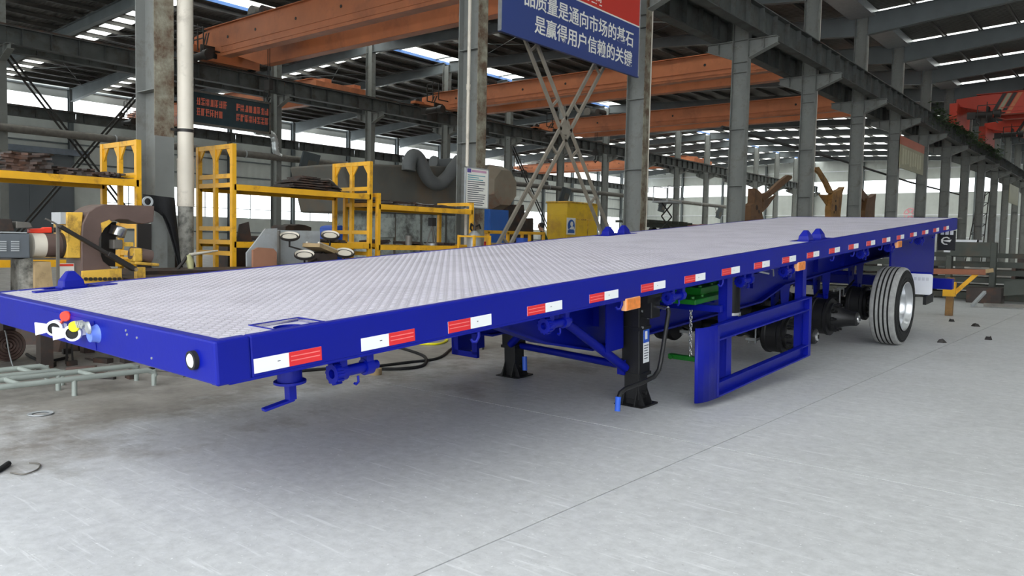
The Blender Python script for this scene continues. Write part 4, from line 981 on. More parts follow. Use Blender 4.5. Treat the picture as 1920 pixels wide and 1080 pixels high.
# ---- press with the brown C frame
XP = -7.5
ps = thing('c_frame_press', 'brown and yellow C frame press with a horizontal motor drive', 'machine')
Cf = [(153,563),(153,445),(155,420),(165,398),(180,388),(196,383),(290,386),(288,416),(270,420),(255,418),(240,412),(222,411),(206,417),(194,430),(187,448),(186,468),(194,490),(210,503),(226,512),(232,522),(226,563)]
C3 = yz(Cf, XP); MB().prism(C3, (XP,0,0), UY, UZ, (-.34,0,0)).build('c_frame', 'mach_brown', ps, .008)
MB().prism(yz([(153,508),(228,503),(228,563),(153,563)], XP+.012), (XP,0,0), UY, UZ, (.02,0,0)).build('base_guard', 'mach_yellow', ps, .004)
bt = MB()
for i in range(8): p = onx(160+9*i, 523, XP+.02); bt.cyl(p, p+Vector((.02,0,0)), .016, n=10)
bt.build('base_bolts', 'crane_dark', ps)
MB().prism(yz([(127,398),(158,398),(153,445),(153,484),(127,484)], XP), (XP-.02,0,0), UY, UZ, (-.3,0,0)).build('drive_cover', 'mach_yellow', ps, .008)
MB().prism(yz([(117,398),(127,398),(127,420),(117,420)], XP), (XP-.04,0,0), UY, UZ, (-.2,0,0)).build('cover_flange', 'plate_grey', ps)
MB().prism(yz([(189,418),(205,412),(210,416),(196,428),(191,436)], XP), (XP+.002,0,0), UY, UZ, (-.1,0,0)).build('throat_liner', 'mach_yellow', ps)
def ycyl(x0, x1, cyp, r, X): a = onx(x0, cyp, X); b = onx(x1, cyp, X); return a, Vector((X, b.y, a.z)), r
a, b, r_ = ycyl(57, 81, 460, .108, XP-.14); MB().cyl(a, b, r_, n=28).build('cylinder_sleeve', 'pipe_white', ps)
a, b, r_ = ycyl(81, 110, 460, .104, XP-.14); MB().cyl(a, b, r_, n=28).build('cylinder_body', 'mach_brown', ps)
a, b, r_ = ycyl(110, 128, 460, .115, XP-.14); MB().cyl(a, b, r_, n=28).build('cylinder_flange', 'steel_dark', ps)
mtr = MB().prism(yz([(-40,438),(56,438),(57,484),(-40,484)], XP), (XP,0,0), UY, UZ, (-.28,0,0)).build('motor_housing', 'door_grey', ps, .01)
for g0 in (-3, 21):
    for q in range(5):
        pa, pb = onx(g0, 453+4.2*q, XP+.004), onx(g0+15, 453+4.2*q, XP+.004); MB().bar(pa, (pa.x, pb.y, pa.z), .008, .011).build('louvre', 'plate_grey', mtr)
MB().box(XP-.26,XP,1.95,2.6,1.175,1.185).build('housing_lid', 'plate_grey', mtr)
lv_ = MB(); A, B = onx(112,424,XP+.1), onx(252,505,XP+.1); lv_.bar(A, B, .03, .055, (1,0,0)); lever = lv_.build('lever_bar', 'crane_dark', ps, .003)
A2 = A.lerp(B,.62); lv_ = MB().bar(A2, B, .045, .075, (1,0,0)); lv_.build('lever_sleeve', 'crane_dark', lever, .004); MB().cyl(B+Vector((.02,0,0)),B+Vector((.04,0,0)),.018,n=12).build('lever_pin', 'wood', lever)
MB().tube([onx(85,410,XP+.1),onx(98,416,XP+.1),A],.008,6).build('lever_tip', 'steel_grey', lever)
e_ = MB().lathe([(.035,-.008),(.052,-.008),(.052,.008),(.035,.008),(.035,-.008)], onx(277,378,XP-.15), (1,0,0), 20); e_.build('lifting_eye', 'plate_grey', ps)
MB().lathe([(0,0),(.075,0),(.08,.02),(.08,.09),(.05,.10),(0,.10)], onx(222,425,XP-.2), (0,-.3,-1), 20).build('ram_head', 'chrome', ps)
MB().prism(yz([(190,420),(218,416),(216,500),(190,498)], XP-.22), (XP-.22,0,0), UY, UZ, (-.05,0,0)).build('throat_back', 'crane_dark', ps)
MB().obox(onx(217,458,XP-.1),(.1,.09,.09)).build('tool_block', 'steel_grey', ps, .01); MB().obox(onx(232,458,XP-.12),(.05,.16,.04)).build('tool_arm', 'mach_yellow', ps)
sd_ = onx(265,478,XP-.02); MB().cyl(sd_+Vector((0,-.1,.02)), sd_+Vector((0,.09,-.015)), .062, n=20).build('side_motor', 'mach_brown', ps)
MB().obox(sd_+Vector((.02,-.06,0)),(.09,.09,.13)).build('motor_bracket', 'mach_yellow', ps, .015); MB().obox(sd_+Vector((.0,.03,-.085)),(.12,.24,.03),Matrix.Rotation(-.1,3,'X')).build('motor_tray', 'mach_yellow', ps, .01)
MB().obox(sd_+Vector((.03,-.03,-.17)),(.05,.09,.11)).build('bracket_plate', 'mach_yellow', ps, .005)
MB().box(XP-.6,XP+.25,3.46,4.9,.70,.765).build('press_table', 'steel_dark', ps); MB().box(XP-.55,XP+.2,3.5,4.85,.55,.70).build('table_apron', 'steel_dark', ps)
for x_, y_ in ((XP-.5,3.56),(XP+.15,3.56),(XP-.5,4.78),(XP+.15,4.78)): MB().box(x_-.045,x_+.045,y_-.045,y_+.045,0,.55).build('table_leg', 'steel_dark', ps)
MB().bar(onx(108,420,XP+.05), onx(109,563,XP+.05), .022, .022).build('support_rod', 'steel_grey', ps)
MB().box(XP-.4,XP-.05,1.9,2.4,.6,.955).build('motor_stand', 'steel_dark', ps); MB().box(XP-.75,XP+.25,1.3,3.45,.47,.605).build('bench_slab', 'steel_dark', ps, .01)
for x_ in (XP-.68,XP+.18):
    for y_ in (1.4,2.66,3.36): MB().box(x_-.05,x_+.05,y_-.05,y_+.05,0,.47).build('bench_leg', 'steel_dark', ps)
# items around the press
tag(MB().prism(yz([(36,486),(62,483),(63,563),(36,563)], XP-.05), (XP-.05,0,0), UY, UZ, (-.2,0,0)).build('timber_block', 'pipe_dirty'), 'pale weathered timber post under the press motor', 'timber')
tag(MB().prism(yz([(66,491),(95,491),(102,563),(66,563)], XP+.0), (XP,0,0), UY, UZ, (-.2,0,0)).build('timber_board', 'wood'), 'brown wooden board standing under the press cylinder', 'board')
ws = thing('warning_sign', 'cream warning sign with red stripe and black triangle under the press', 'sign')
MB().prism(yz([(110,494),(139,494),(139,563),(110,563)], XP-.1), (XP-.1,0,0), UY, UZ, (-.012,0,0)).build('board', 'sign_white', ws); MB().prism(yz([(111,495),(138,495),(138,499),(111,499)], XP-.095), (XP-.097,0,0), UY, UZ, (-.003,0,0)).build('stripe', 'red_plastic', ws)
tri = yz([(129,506),(137,520),(133,520),(129,512),(126,520),(121,520)], XP-.09); MB().prism(tri, (XP-.096,0,0), UY, UZ, (-.003,0,0)).build('triangle', 'crane_dark', ws)
for i, (x0, x1, y0p, y1p, m, lab) in enumerate(((-30,25,412,436,'steel_dark','dark forging lying on the motor housing, at its outer end'),(22,54,418,430,'steel_grey','grey metal block on the motor housing next to the cylinder'))):
    tag(MB().prism(yz([(x0,y0p),(x1-6,y0p+2),(x1,y1p),(x0,y1p+1)], XP-.1), (XP-.03,0,0), UY, UZ, (-.2,0,0)).build('steel_part', m, None, .006), lab, 'part').location = (0,-.012 if i == 0 else .012,.014)
gr_ = thing('angle_grinder', 'orange hand tool lying on the press cylinder', 'tool')
MB().prism(yz([(55,429),(80,428),(84,426),(98,426),(98,437),(55,437)], XP-.12), (XP-.12,0,0), UY, UZ, (-.06,0,0)).build('body', 'red_plastic', gr_, .008); a = onx(100,431,XP-.15); MB().cyl(a,a+Vector((0,.05,0)),.022,n=12).build('nose', 'crane_dark', gr_)
# black cloth hung at the column foot
cl = MB(); top = [(268,364),(290,370),(326,371)]; NR = 12; rows = []
Lc = [(268,364),(271,385),(286,392),(303,402),(310,418),(318,440),(325,465),(331,490),(336,508)]; Rc = [(326,371),(328,395),(330,415),(332,435),(334,455),(336,472),(339,488),(343,500),(346,510)]
for i, (l, r2) in enumerate(zip(Lc, Rc)):
    row = []
    for j in range(7): 
        t = j/6; p = onx(l[0]+(r2[0]-l[0])*t, l[1]+(r2[1]-l[1])*t, -9.3+.035*math.sin(j*1.7+i*.3)); row.append(p)
    rows.append(row)
vs = [p for r in rows for p in r]; cl.add(vs, [(i*7+j,i*7+j+1,(i+1)*7+j+1,(i+1)*7+j) for i in range(len(rows)-1) for j in range(6)], True)
co = cl.build('black_cloth', 'cloth_black'); s_m = co.modifiers.new('thick','SOLIDIFY'); s_m.thickness = .012; tag(co, 'black cloth hanging from the near column above the grey panel', 'cloth')
tag(MB().prism(yz([(258,420),(284,420),(284,560),(258,560)], -9.34), (-9.34,0,0), UY, UZ, (-.03,0,0)).build('black_sheet', 'crane_dark'), 'narrow black sheet between the rack post and grey panel', 'panel')
tag(MB().prism(yz([(283,402),(314,425),(314,560),(282,560)], -9.36), (-9.36,0,0), UY, UZ, (-.05,0,0)).build('grey_panel', 'col_grey'), 'grey steel sheet standing at the foot of the near column', 'panel')
tc_ = thing('welding_torch', 'welding torch with cream glove resting on the bench edge', 'torch')
MB().tube([onx(330,508,-8.6),onx(343,492,-8.6),onx(352,478,-8.6)],.02,8).build('handle', 'crane_dark', tc_); MB().tube([onx(356,478,-8.6),onx(380,474,-8.6),onx(408,470,-8.6)],[.022,.016,.01],8).build('nozzle', 'pipe_white', tc_)
MB().tube([onx(352,478,-8.6),onx(356,490,-8.6),onx(358,506,-8.6)],[.03,.045,.03],8).build('wrapping', mat('cream_cloth',(190,188,140),.9), tc_)
bn = thing('work_bench', 'long dark steel work bench behind the trailer nose', 'bench')
MB().box(-8.95,-8.2,3.95,5.6,.74,.80).build('top', 'steel_dark', bn)
for y in (4.05,5.5): 
    for x in (-8.9,-8.25): MB().box(x-.03,x+.03,y-.03,y+.03,0,.74).build('leg', 'steel_dark', bn)

# ---- stand with four round pans, sheets beside it
rp = thing('roller_stand', 'welded steel stand with four round shallow pans', 'stand')
XD = -8.55
bx_ = [(590,448),(655,468),(640,487),(575,462)]
fc = onx(605,468,XD); Rz = Matrix.Rotation(.35,3,'Z')@Matrix.Rotation(-.22,3,'X')
MB().obox(fc,(.26,.55,.05),Rz).build('centre_beam', 'wood', rp); MB().obox(fc+Vector((.02,0,.035)),(.08,.36,.012),Rz).build('slot', 'steel_dark', rp)
for s in (-.09,.09): MB().obox(fc+Rz@Vector((s,0,.035)),(.025,.5,.03),Rz).build('side_strip', 'pipe_white', rp)
MB().box(fc.x-.12,fc.x+.12,fc.y-.15,fc.y+.15,0,fc.z-.05).build('pedestal', 'steel_dark', rp)
for q, (px_, py_, dx) in enumerate(((543,443,-.12),(619,441,-.25),(571,478,.22),(646,474,.12))):
    c = onx(px_, py_, XD+dx); ax_ = (.34+.06*(q%2),-.25,1)
    pn = MB().lathe([(0,0),(.118,0),(.13,.012),(.13,.035),(.122,.038),(.112,.02),(0,.015)], c-Vector((0,0,.02)), ax_, 30).build('pan_rim', 'crane_dark', rp)
    MB().lathe([(0,.019),(.108,.019),(.121,.04)], c-Vector((0,0,.02)), ax_, 30).build('pan_dish', 'pipe_white', pn)
    MB().tube([c-Vector((0,0,.02)), c-Vector((0,0,.13)), (fc+(c-fc)*.35)-Vector((0,0,.1)), fc-Vector((0,0,.04))],.013,8).build('pan_arm', 'crane_dark', rp)
sp1 = tag(MB().prism(yz([(498,429),(520,428),(523,560),(465,560),(463,474),(476,458)], -8.95), (-8.95,0,0), UY, UZ, (-.03,0,0)).build('cut_sheet', 'plate_grey'), 'grey cut metal sheet standing beside the round pans', 'sheet')
tag(MB().prism(yz([(523,431),(545,432),(600,433),(603,560),(524,560)], -9.05), (-9.05,0,0), UY, UZ, (-.03,0,0)).build('cut_sheet', 'plate_grey'), 'pale metal sheet standing behind the round pans', 'sheet')
tag(MB().prism(yz([(475,469),(485,464),(513,466),(519,473),(519,560),(475,560)], -8.8), (-8.8,0,0), UY, UZ, (-.04,0,0)).build('brown_carton', 'cardboard'), 'brown square board leaning against the grey sheet', 'board')
tag(MB().bar(onx(523,432,-8.9),onx(523,560,-8.9),.03,.03).build('steel_post', 'steel_grey'), 'slim steel post between the two grey sheets', 'post')
# ---- low scrap between rack and wall
for i, (px_, py_, w, h_, m) in enumerate(((345,500,.35,.3,'steel_dark'),(455,462,.5,.12,'steel_dark'),(560,428,.5,.05,'steel_dark'),(640,430,.3,.06,'bright_blue'))):
    c = onx(px_, py_, -10.9); mb = MB(); rq = random.Random(i)
    n_ = 9; pol = [(-w/2+w*k/(n_-1), .02+h_*(.5+.5*rq.random())*(math.sin(PI*k/(n_-1))**.5)) for k in range(n_)]
    mb.prism([(-w/2,-c.z)]+pol+[(w/2,-c.z)], c, UY, UZ, (-.4,0,0)); tag(mb.build('scrap_heap', m), ['dark scrap heap at the drainpipe foot','dark scrap bundle behind the tall rack','rusty lid behind the round pans','blue bundle behind the tall rack post'][i], 'scrap')
# ---- large dust extraction / blasting unit behind the racks
XM = -16.0
bm_ = thing('blasting_unit', 'huge dark grey blasting unit with thick drooping hoses behind the racks', 'machine')
body = yz([(640,306),(885,313),(885,405),(660,398)], XM); MB().prism(body, (XM,0,0), UY, UZ, (-2.2,0,0)).build('hopper_body', 'hood_grey', bm_, .05)
oc = onx(948,352,XM+.7)
def octo(x, r): return [(x, oc.y+r*math.cos(t), oc.z+r*math.sin(t)) for t in [PI/8+i*PI/4 for i in range(8)]]
A, B, C = octo(XM-1.5,.74), octo(XM+.3,.74), octo(XM+.7,.56)
q8 = [(i,(i+1)%8,8+(i+1)%8,8+i) for i in range(8)]
dr_ = MB().add(A+B, q8+[tuple(range(8))[::-1]]).build('end_drum', 'hood_grey', bm_)
MB().add(B+C, q8+[tuple(range(8,16))]).build('drum_face', 'hood_rust', dr_)
def hose(pts, r, X, name='thick_hose'):
    P = [onx(a,b,X) for a,b in pts]; out = []
    for i in range(len(P)-1):
        p0 = P[max(0,i-1)]; p1 = P[i]; p2 = P[i+1]; p3 = P[min(len(P)-1,i+2)]
        for q in range(6):
            t = q/6; out.append(.5*((2*p1)+(p2-p0)*t+(2*p0-5*p1+4*p2-p3)*t*t+(3*p1-p0-3*p2+p3)*t**3))
    out.append(P[-1]); MB().tube(out, r, 16).build(name, 'hose_grey', bm_)
hose([(766,320),(768,303),(775,292),(785,298),(795,320),(806,338),(822,345),(838,333),(850,316),(862,300)], .19, XM+.35)
hose([(812,304),(816,306),(828,320),(840,324),(852,308)], .19, XM-.5)
MB().prism(yz([(845,296),(872,300),(885,316),(885,345),(852,322)], XM+.2), (XM+.2,0,0), UY, UZ, (-.8,0,0)).build('hose_manifold', 'hose_grey', bm_, .03)
MB().box(XM-2.0,XM-.1,14.0,17.4,0,2.0).build('booth_wall', 'booth_pale', bm_)
for y in (14.6,15.6,16.6): MB().box(XM-.1,XM-.07,y-.03,y+.03,.1,1.95).build('booth_seam', 'hood_grey', bm_)
MB().prism(yz([(700,410),(745,408),(745,445),(700,445)], XM+.1), (XM-.05,0,0), UY, UZ, (.05,0,0)).build('booth_hatch', 'booth_pale', bm_)
MB().box(XM-1.4,XM+.3,17.6,19.6,0,2.3).build('support_frame', 'steel_dark', bm_)
MB().prism(yz([(962,384),(982,384),(990,448),(968,448)], XM), (XM,0,0), UY, UZ, (-.4,0,0)).build('chute', 'steel_dark', bm_)
tag(MB().prism(yz([(690,318),(760,322),(760,316),(720,309),(690,307)], XM-2.4), (XM-2.3,0,0), UY, UZ, (-.5,0,0)).build('roof_ledge', 'steel_grey'), 'flat grey ledge on the top rear edge of the blasting unit', 'ledge')
bb_ = thing('blue_cabinet', 'plain blue steel cabinet under the rust stained drum', 'cabinet')
cq = onx(918,392,-14.7); xl_ = ony(898,392,cq.y).x; yr_ = onx(954,393,-14.7).y
MB().box(xl_,-14.7,cq.y,yr_,0,cq.z).build('body', 'box_blue', bb_, .012); MB().box(-14.7,-14.688,cq.y+.03,yr_-.03,.08,cq.z-.04).build('front_door', 'box_blue', bb_, .004); MB().box(xl_+.03,-14.73,cq.y-.012,cq.y,.08,cq.z-.04).build('side_panel', 'box_blue', bb_, .004)
tag(MB().prism(yz([(975,409),(1000,409),(1000,520),(975,520)], -16.4), (-16.4,0,0), UY, UZ, (-.8,0,0)).build('dark_crate', 'steel_dark'), 'dark crate left of the person by the yellow cabinet', 'crate')
# orange yellow frame in front
rl = thing('steel_trestle', 'orange yellow steel trestle frame in front of the blue cabinet', 'frame')
XF = -12.2; ra = onx(903,434,XF); rb_ = onx(1021,438,XF)
MB().bar(ra, rb_, .06, .07).build('top_rail', 'safety_yellow', rl); MB().bar(ra+Vector((-.7,0,0)), rb_+Vector((-.7,0,0)), .06, .07).build('top_rail', 'safety_yellow', rl)
for px_ in (903,915,952,993,1019):
    p = onx(px_,436,XF)
    for dx in (0,-.7): MB().box(p.x+dx-.03,p.x+dx+.03,p.y-.03,p.y+.03,0,ra.z).build('post', 'crane_orange' if px_ < 910 else 'safety_yellow', rl)
MB().box(XF-.7,XF,ra.y,rb_.y,.9,.94).build('shelf', 'steel_dark', rl)
tag(MB().obox((XF-.35,14.0,1.05),(.5,.35,.24)).build('red_box', 'red_plastic', None, .03), 'red box on the left end of the trestle frame shelf', 'box')
tag(MB().obox((XF-.35,14.95,1.04),(.5,.55,.2)).build('timber_pile', 'wood', None, .02), 'pile of pale timber offcuts on the trestle frame shelf', 'timber')
br2 = thing('blue_drum', 'small blue drum at the right end of the trestle frame', 'drum', (XF-.35,15.75,.94)); MB().cyl((0,0,0),(0,0,.32),.16,n=20).build('shell', 'bright_blue', br2); MB().cyl((0,0,.32),(0,0,.34),.165,n=20).build('lid', 'bright_blue', br2)
# yellow cabinet with the round blue sign
yc_ = thing('yellow_cabinet', 'big yellow sheet metal cabinet with a round blue safety sign', 'cabinet')
XY = -15.8; a, b, c = onx(1026,378,XY), onx(1064,378,XY), onx(1121,383,XY)
xl = ony(1026,378,b.y).x
MB().box(xl,XY,b.y,c.y,0,b.z-.03).build('main_body', 'cab_yellow', yc_, .015); MB().box(xl+.04,XY-.04,b.y-.02,b.y,.1,b.z-.45).build('side_door', 'cab_yellow', yc_, .008)
MB().box(xl-.03,XY+.03,b.y-.04,c.y+.03,b.z-.03,b.z+.02).build('roof_edge', 'mach_yellow', yc_, .01)
for z in (1.2, 2.0): MB().box(XY,XY+.015,b.y+.05,c.y-.05,z-.02,z+.02).build('seam', 'mach_yellow', yc_)
MB().box(XY,XY+.015,(b.y+c.y)/2+.3,(b.y+c.y)/2+.34,0,2.0).build('seam', 'mach_yellow', yc_)
p1, p2 = onx(1063,408,XY+.02), onx(1078,440,XY+.02)
sgn = MB().box(XY+.01,XY+.03,p1.y,p2.y,p2.z,p1.z).build('safety_sign', 'sign_white', yc_); cc = Vector((XY+.03,(p1.y+p2.y)/2,p1.z-.27))
MB().lathe([(0,.006),(.21,.006),(.21,0)],cc,(1,0,0),28).build('blue_disc', 'box_blue', sgn); MB().lathe([(0,.012),(.085,.012),(.085,0)],cc+Vector((0,.02,.06)),(1,0,0),18).build('white_head', 'sign_white', sgn)
MB().prism([(-.14,-.13),(.02,-.02),(.15,-.03),(.16,-.13)],cc+Vector((.0,0,0)),UY,UZ,(.012,0,0)).build('white_shoulder', 'sign_white', sgn); MB().box(XY+.03,XY+.035,p1.y+.06,p2.y-.06,p2.z+.05,p2.z+.15).build('sign_text', 'box_blue', sgn)

# ---- person beside the yellow cabinet
def person():
    t = thing('person', 'person in dark green jacket standing beside the yellow cabinet', 'person', (-15.0, 20.02, 0), .6)
    J = {'pel':(0,0,.93),'spine':(-.03,0,1.15),'chest':(-.07,0,1.36),'neck':(-.12,0,1.50),'head0':(-.15,0,1.58),
         'hipL':(0,.10,.90),'kneeL':(-.02,.11,.48),'ankL':(.02,.11,.07),'toeL':(-.14,.12,.04),'hipR':(0,-.10,.90),'kneeR':(-.04,-.11,.48),'ankR':(.0,-.11,.07),'toeR':(-.16,-.12,.04),
         'shL':(-.07,.19,1.42),'elL':(-.10,.25,1.14),'wrL':(-.30,.20,1.04),'shR':(-.07,-.19,1.42),'elR':(-.12,-.24,1.15),'wrR':(-.33,-.17,1.10)}
    E_ = [('pel','spine'),('spine','chest'),('chest','neck'),('neck','head0'),('pel','hipL'),('hipL','kneeL'),('kneeL','ankL'),('ankL','toeL'),('pel','hipR'),('hipR','kneeR'),('kneeR','ankR'),('ankR','toeR'),('chest','shL'),('shL','elL'),('elL','wrL'),('chest','shR'),('shR','elR'),('elR','wrR')]
    Rd = {'pel':(.13,.16),'spine':(.11,.15),'chest':(.12,.17),'neck':(.055,.055),'head0':(.06,.06),'hipL':(.09,.09),'hipR':(.09,.09),'kneeL':(.065,.065),'kneeR':(.065,.065),'ankL':(.045,.045),'ankR':(.045,.045),'toeL':(.035,.045),'toeR':(.035,.045),'shL':(.065,.065),'shR':(.065,.065),'elL':(.048,.048),'elR':(.048,.048),'wrL':(.032,.032),'wrR':(.032,.032)}
    names = list(J); me = bpy.data.meshes.new('body'); me.from_pydata([J[n] for n in names], [(names.index(a), names.index(b)) for a, b in E_], [])
    o = bpy.data.objects.new('body', me); COL.objects.link(o)
    sk_ = o.modifiers.new('skin','SKIN'); o.modifiers.new('sub','SUBSURF').levels = 1
    for i, n in enumerate(names): me.skin_vertices[0].data[i].radius = Rd[n]
    me.skin_vertices[0].data[0].use_root = True
    dg = bpy.context.evaluated_depsgraph_get(); m2 = bpy.data.meshes.new_from_object(o.evaluated_get(dg)); bpy.data.objects.remove(o)
    for m in ('shirt_green','jeans','skin','rubber'): m2.materials.append(MATS[m])
    for p in m2.polygons:
        z = p.center.z; p.use_smooth = True
        p.material_index = 3 if z < .10 else 1 if z < .98 and abs(p.center.y) < .2 and p.center.x > -.2 else 2 if z > 1.5 or p.center.x < -.27 else 0
    body_ = link('body', m2, t)
    hd = MB().lathe([(0,-.125),(.045,-.12),(.07,-.085),(.082,-.03),(.088,.02),(.082,.07),(.055,.11),(0,.125)], (-.17,0,1.66), (-.12,0,1), 18)
    hd.lathe([(0,.03),(.014,.02),(.018,0)], (-.255,0,1.645), (-1,0,-.3), 8)
    for s in (-1,1): hd.lathe([(0,.02),(.018,.015),(.024,0)], (-.165,s*.08,1.65), (0,s,0), 8)
    hd.build('head', 'skin', t)
    MB().lathe([(.093,-.03),(.097,.03),(.088,.085),(.06,.122),(0,.137)], (-.158,0,1.665), (.15,0,1), 18).build('hair', 'hair', t)
    fe = MB()
    for s in (-1,1):
        fe.lathe([(0,.006),(.009,.004),(.011,0)], (-.247,s*.032,1.665), (-1,0,0), 8)
    fe.bar((-.25,-.022,1.605),(-.25,.022,1.605),.006,.008); fe.build('eyes_mouth', 'hair', t)
    for s, w in ((1,Vector(J['wrL'])),(-1,Vector(J['wrR']))):
        h_ = MB(); d = Vector((-1,-.15*s,-.1)).normalized(); n = Vector((0,0,1)); sd = d.cross(n)
        h_.tube([w, w+d*.05, w+d*.09],[.026,.036,.032],8)
        for k, ln in enumerate((.06,.075,.07,.055)):
            b0 = w+d*.085+sd*(-.024+.016*k); h_.tube([b0, b0+d*ln*.55-n*.006, b0+d*ln*.9-n*.024],[.0085,.008,.006],6)
        h_.tube([w+d*.04+sd*s*.03, w+d*.07+sd*s*.052-n*.008, w+d*.10+sd*s*.055-n*.018],[.010,.009,.007],6)
        h_.build('hand', 'skin', t)
person()

# ---- tall brown fabricated arms standing behind the trailer
def goose(label, pts_body, pts_arm, pts_wing, hole, X, m):
    t = thing('boom_bracket', label, 'steel part')
    bpts = yz(pts_body, X); lo_ = min(p[0] for p in bpts); hi_ = max(p[0] for p in bpts[:2]+bpts[-2:])
    bpts = bpts
    b_ = MB().prism(bpts, (X,0,0), UY, UZ, (-.3,0,0)).build('body_plate', m, t, .01)
    MB().prism(yz(pts_arm, X-.1), (X-.1,0,0), UY, UZ, (-.14,0,0)).build('arm', m, t, .01)
    MB().prism(yz(pts_wing, X-.2), (X-.2,0,0), UY, UZ, (-.06,0,0)).build('side_wing', m, t, .01)
    for hx, hy, r_ in hole: q = onx(hx, hy, X); MB().cyl(q-Vector((.005,0,0)), q+Vector((.012,0,0)), r_, n=18).build('pin_boss', 'steel_dark', b_)
    f0 = bpts[0]; f1 = bpts[-1]
    MB().box(X-.6,X+.1,min(f0[0],f1[0])-.1,max(f0[0],f1[0])+.1,0,.2).build('foot', 'steel_dark', t)
    return t
GX = -12.3
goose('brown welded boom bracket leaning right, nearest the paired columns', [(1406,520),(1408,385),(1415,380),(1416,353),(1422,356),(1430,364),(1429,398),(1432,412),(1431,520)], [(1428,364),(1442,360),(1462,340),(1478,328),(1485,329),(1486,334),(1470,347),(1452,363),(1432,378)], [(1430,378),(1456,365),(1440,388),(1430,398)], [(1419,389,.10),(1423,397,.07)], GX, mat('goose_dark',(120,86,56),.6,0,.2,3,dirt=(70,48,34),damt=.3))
goose('ochre welded boom bracket with arm pointing up left', [(1560,520),(1558,395),(1561,366),(1567,360),(1574,356),(1578,355),(1584,350),(1580,362),(1576,404),(1576,520)], [(1564,366),(1555,362),(1548,345),(1538,327),(1528,318),(1528,314),(1536,313),(1541,321),(1552,338),(1562,358)], [(1536,364),(1560,368),(1560,396),(1550,384)], [(1567,390,.16),(1564,398,.07),(1567,377,.06)], GX-.3, 'goose_brown')
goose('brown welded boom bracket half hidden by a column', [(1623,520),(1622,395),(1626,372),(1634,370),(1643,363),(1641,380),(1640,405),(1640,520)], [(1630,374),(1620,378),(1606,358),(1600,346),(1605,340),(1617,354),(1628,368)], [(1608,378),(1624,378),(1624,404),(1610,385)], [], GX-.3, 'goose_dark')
# ---- chassis frames and machines along the far floor
rq = random.Random(5)
def chassis(x, y, lab, m, ln=7.0, z0=0.0):
    t = thing('trailer_chassis', lab, 'chassis', (x, y, z0))
    for s in (-.5,.5): MB().ibeam((s,-ln/2,1.15),(s,ln/2,1.15),.16,.45,.012,.02).build('long_beam', m, t)
    for q in np.arange(-ln/2+.3, ln/2, 1.0): MB().box(-1.2,1.2,q-.05,q+.05,1.15,1.3).build('cross_member', m, t)
    for q in (-1.4,0,1.4):
        MB().cyl((-1.0,q+1.5,.5),(1.0,q+1.5,.5),.07,n=10).build('axle', 'crane_dark', t)
        for s in (-1.1,1.1): MB().lathe([(.0,-.1),(.3,-.1),(.3,-.14),(.48,-.14),(.5,-.1),(.5,.1),(.48,.14),(.3,.14),(.3,.1),(0,.1)],(s,q+1.5,.5),(1,0,0),24).build('wheel', 'rubber', t)
    for q in (-ln/2+.6,): 
        for s in (-.5,.5): MB().box(s-.08,s+.08,q-.08,q+.08,0,.93).build('support_leg', 'crane_dark', t)
    return t
chassis(-26.0, 47.0, 'upper dark chassis stacked wheels down on the unfinished dark one', 'stock_dark', z0=1.374)
chassis(-27.0, 58.0, 'upper pale pink chassis stacked on the primed reddish one', mat('primer_pink',(186,140,130),.6,0,.1,2), z0=1.374)
chassis(-26.0, 69.0, 'upper white chassis stacked on the pale one by the end wall', 'white_paint', z0=1.374)
chassis(-26.0, 47.0, 'dark unfinished trailer chassis on wheels between the far columns', 'stock_dark')
chassis(-27.0, 58.0, 'reddish primed trailer chassis farther along the same bay', mat('primer_red',(168,96,84),.6,0,.1,2))
chassis(-26.0, 69.0, 'pale trailer chassis near the end wall doors', 'plate_grey')
sc = thing('scissor_lift', 'folding scissor lift platform standing among the far chassis', 'lift', (-21.5, 40.0, 0))
for k in range(4):
    for s in (-1,1): MB().bar((0,-.6*s,.5+.75*k),(0,.6*s,1.25+.75*k),.06,.05,(1,0,0)).build('scissor_arm', 'crane_dark', sc)
MB().box(-.5,.5,-.8,.8,.0,.5).build('base', 'steel_dark', sc); MB().box(-.5,.5,-.8,.8,3.5,3.6).build('platform', 'zinc', sc)
for y in (-.78,.78):
    for x in (-.45,.45): MB().box(x-.02,x+.02,y-.02,y+.02,3.6,4.4).build('rail_post', 'zinc', sc)
for x in (-.45,.45): MB().bar((x,-.78,4.4),(x,.78,4.4),.04,.04).build('hand_rail', 'zinc', sc)
# lattice mast and cable of the far bay
lt = thing('lattice_mast', 'dark lattice mast standing between the far columns', 'mast')
MA, MBt = ony(1845,365,70), ony(1822,520,70)
for dx, dy in ((-.35,0),(.35,0),(0,.5)): MB().bar((MA.x+dx,70+dy,5.7),(MA.x-.5+dx*1.6,70+dy,0),.07,.07).build('leg', 'crane_dark', lt)
for q in range(7):
    t0, t1 = q/7, (q+1)/7; c0 = -.5*(1-t0); c1 = -.5*(1-t1); w0 = .35*(1.6-.6*t0); w1 = .35*(1.6-.6*t1)
    MB().bar((MA.x+c0-w0,70,5.7*t0),(MA.x+c1+w1,70,5.7*t1),.05,.05).build('diagonal', 'crane_dark', lt); MB().bar((MA.x+c1-w1,70,5.7*t1),(MA.x+c1+w1,70,5.7*t1),.05,.05).build('rung', 'crane_dark', lt)
tag(MB().tube([(-10.33,22.5,4.75),(-10.33,34,4.82),(-10.33,46,4.75),(-10.33,60,4.9)],.05,8).build('cable_tray', 'crane_dark'), 'dark cable pipe slung along the column row behind the brown brackets', 'cable')
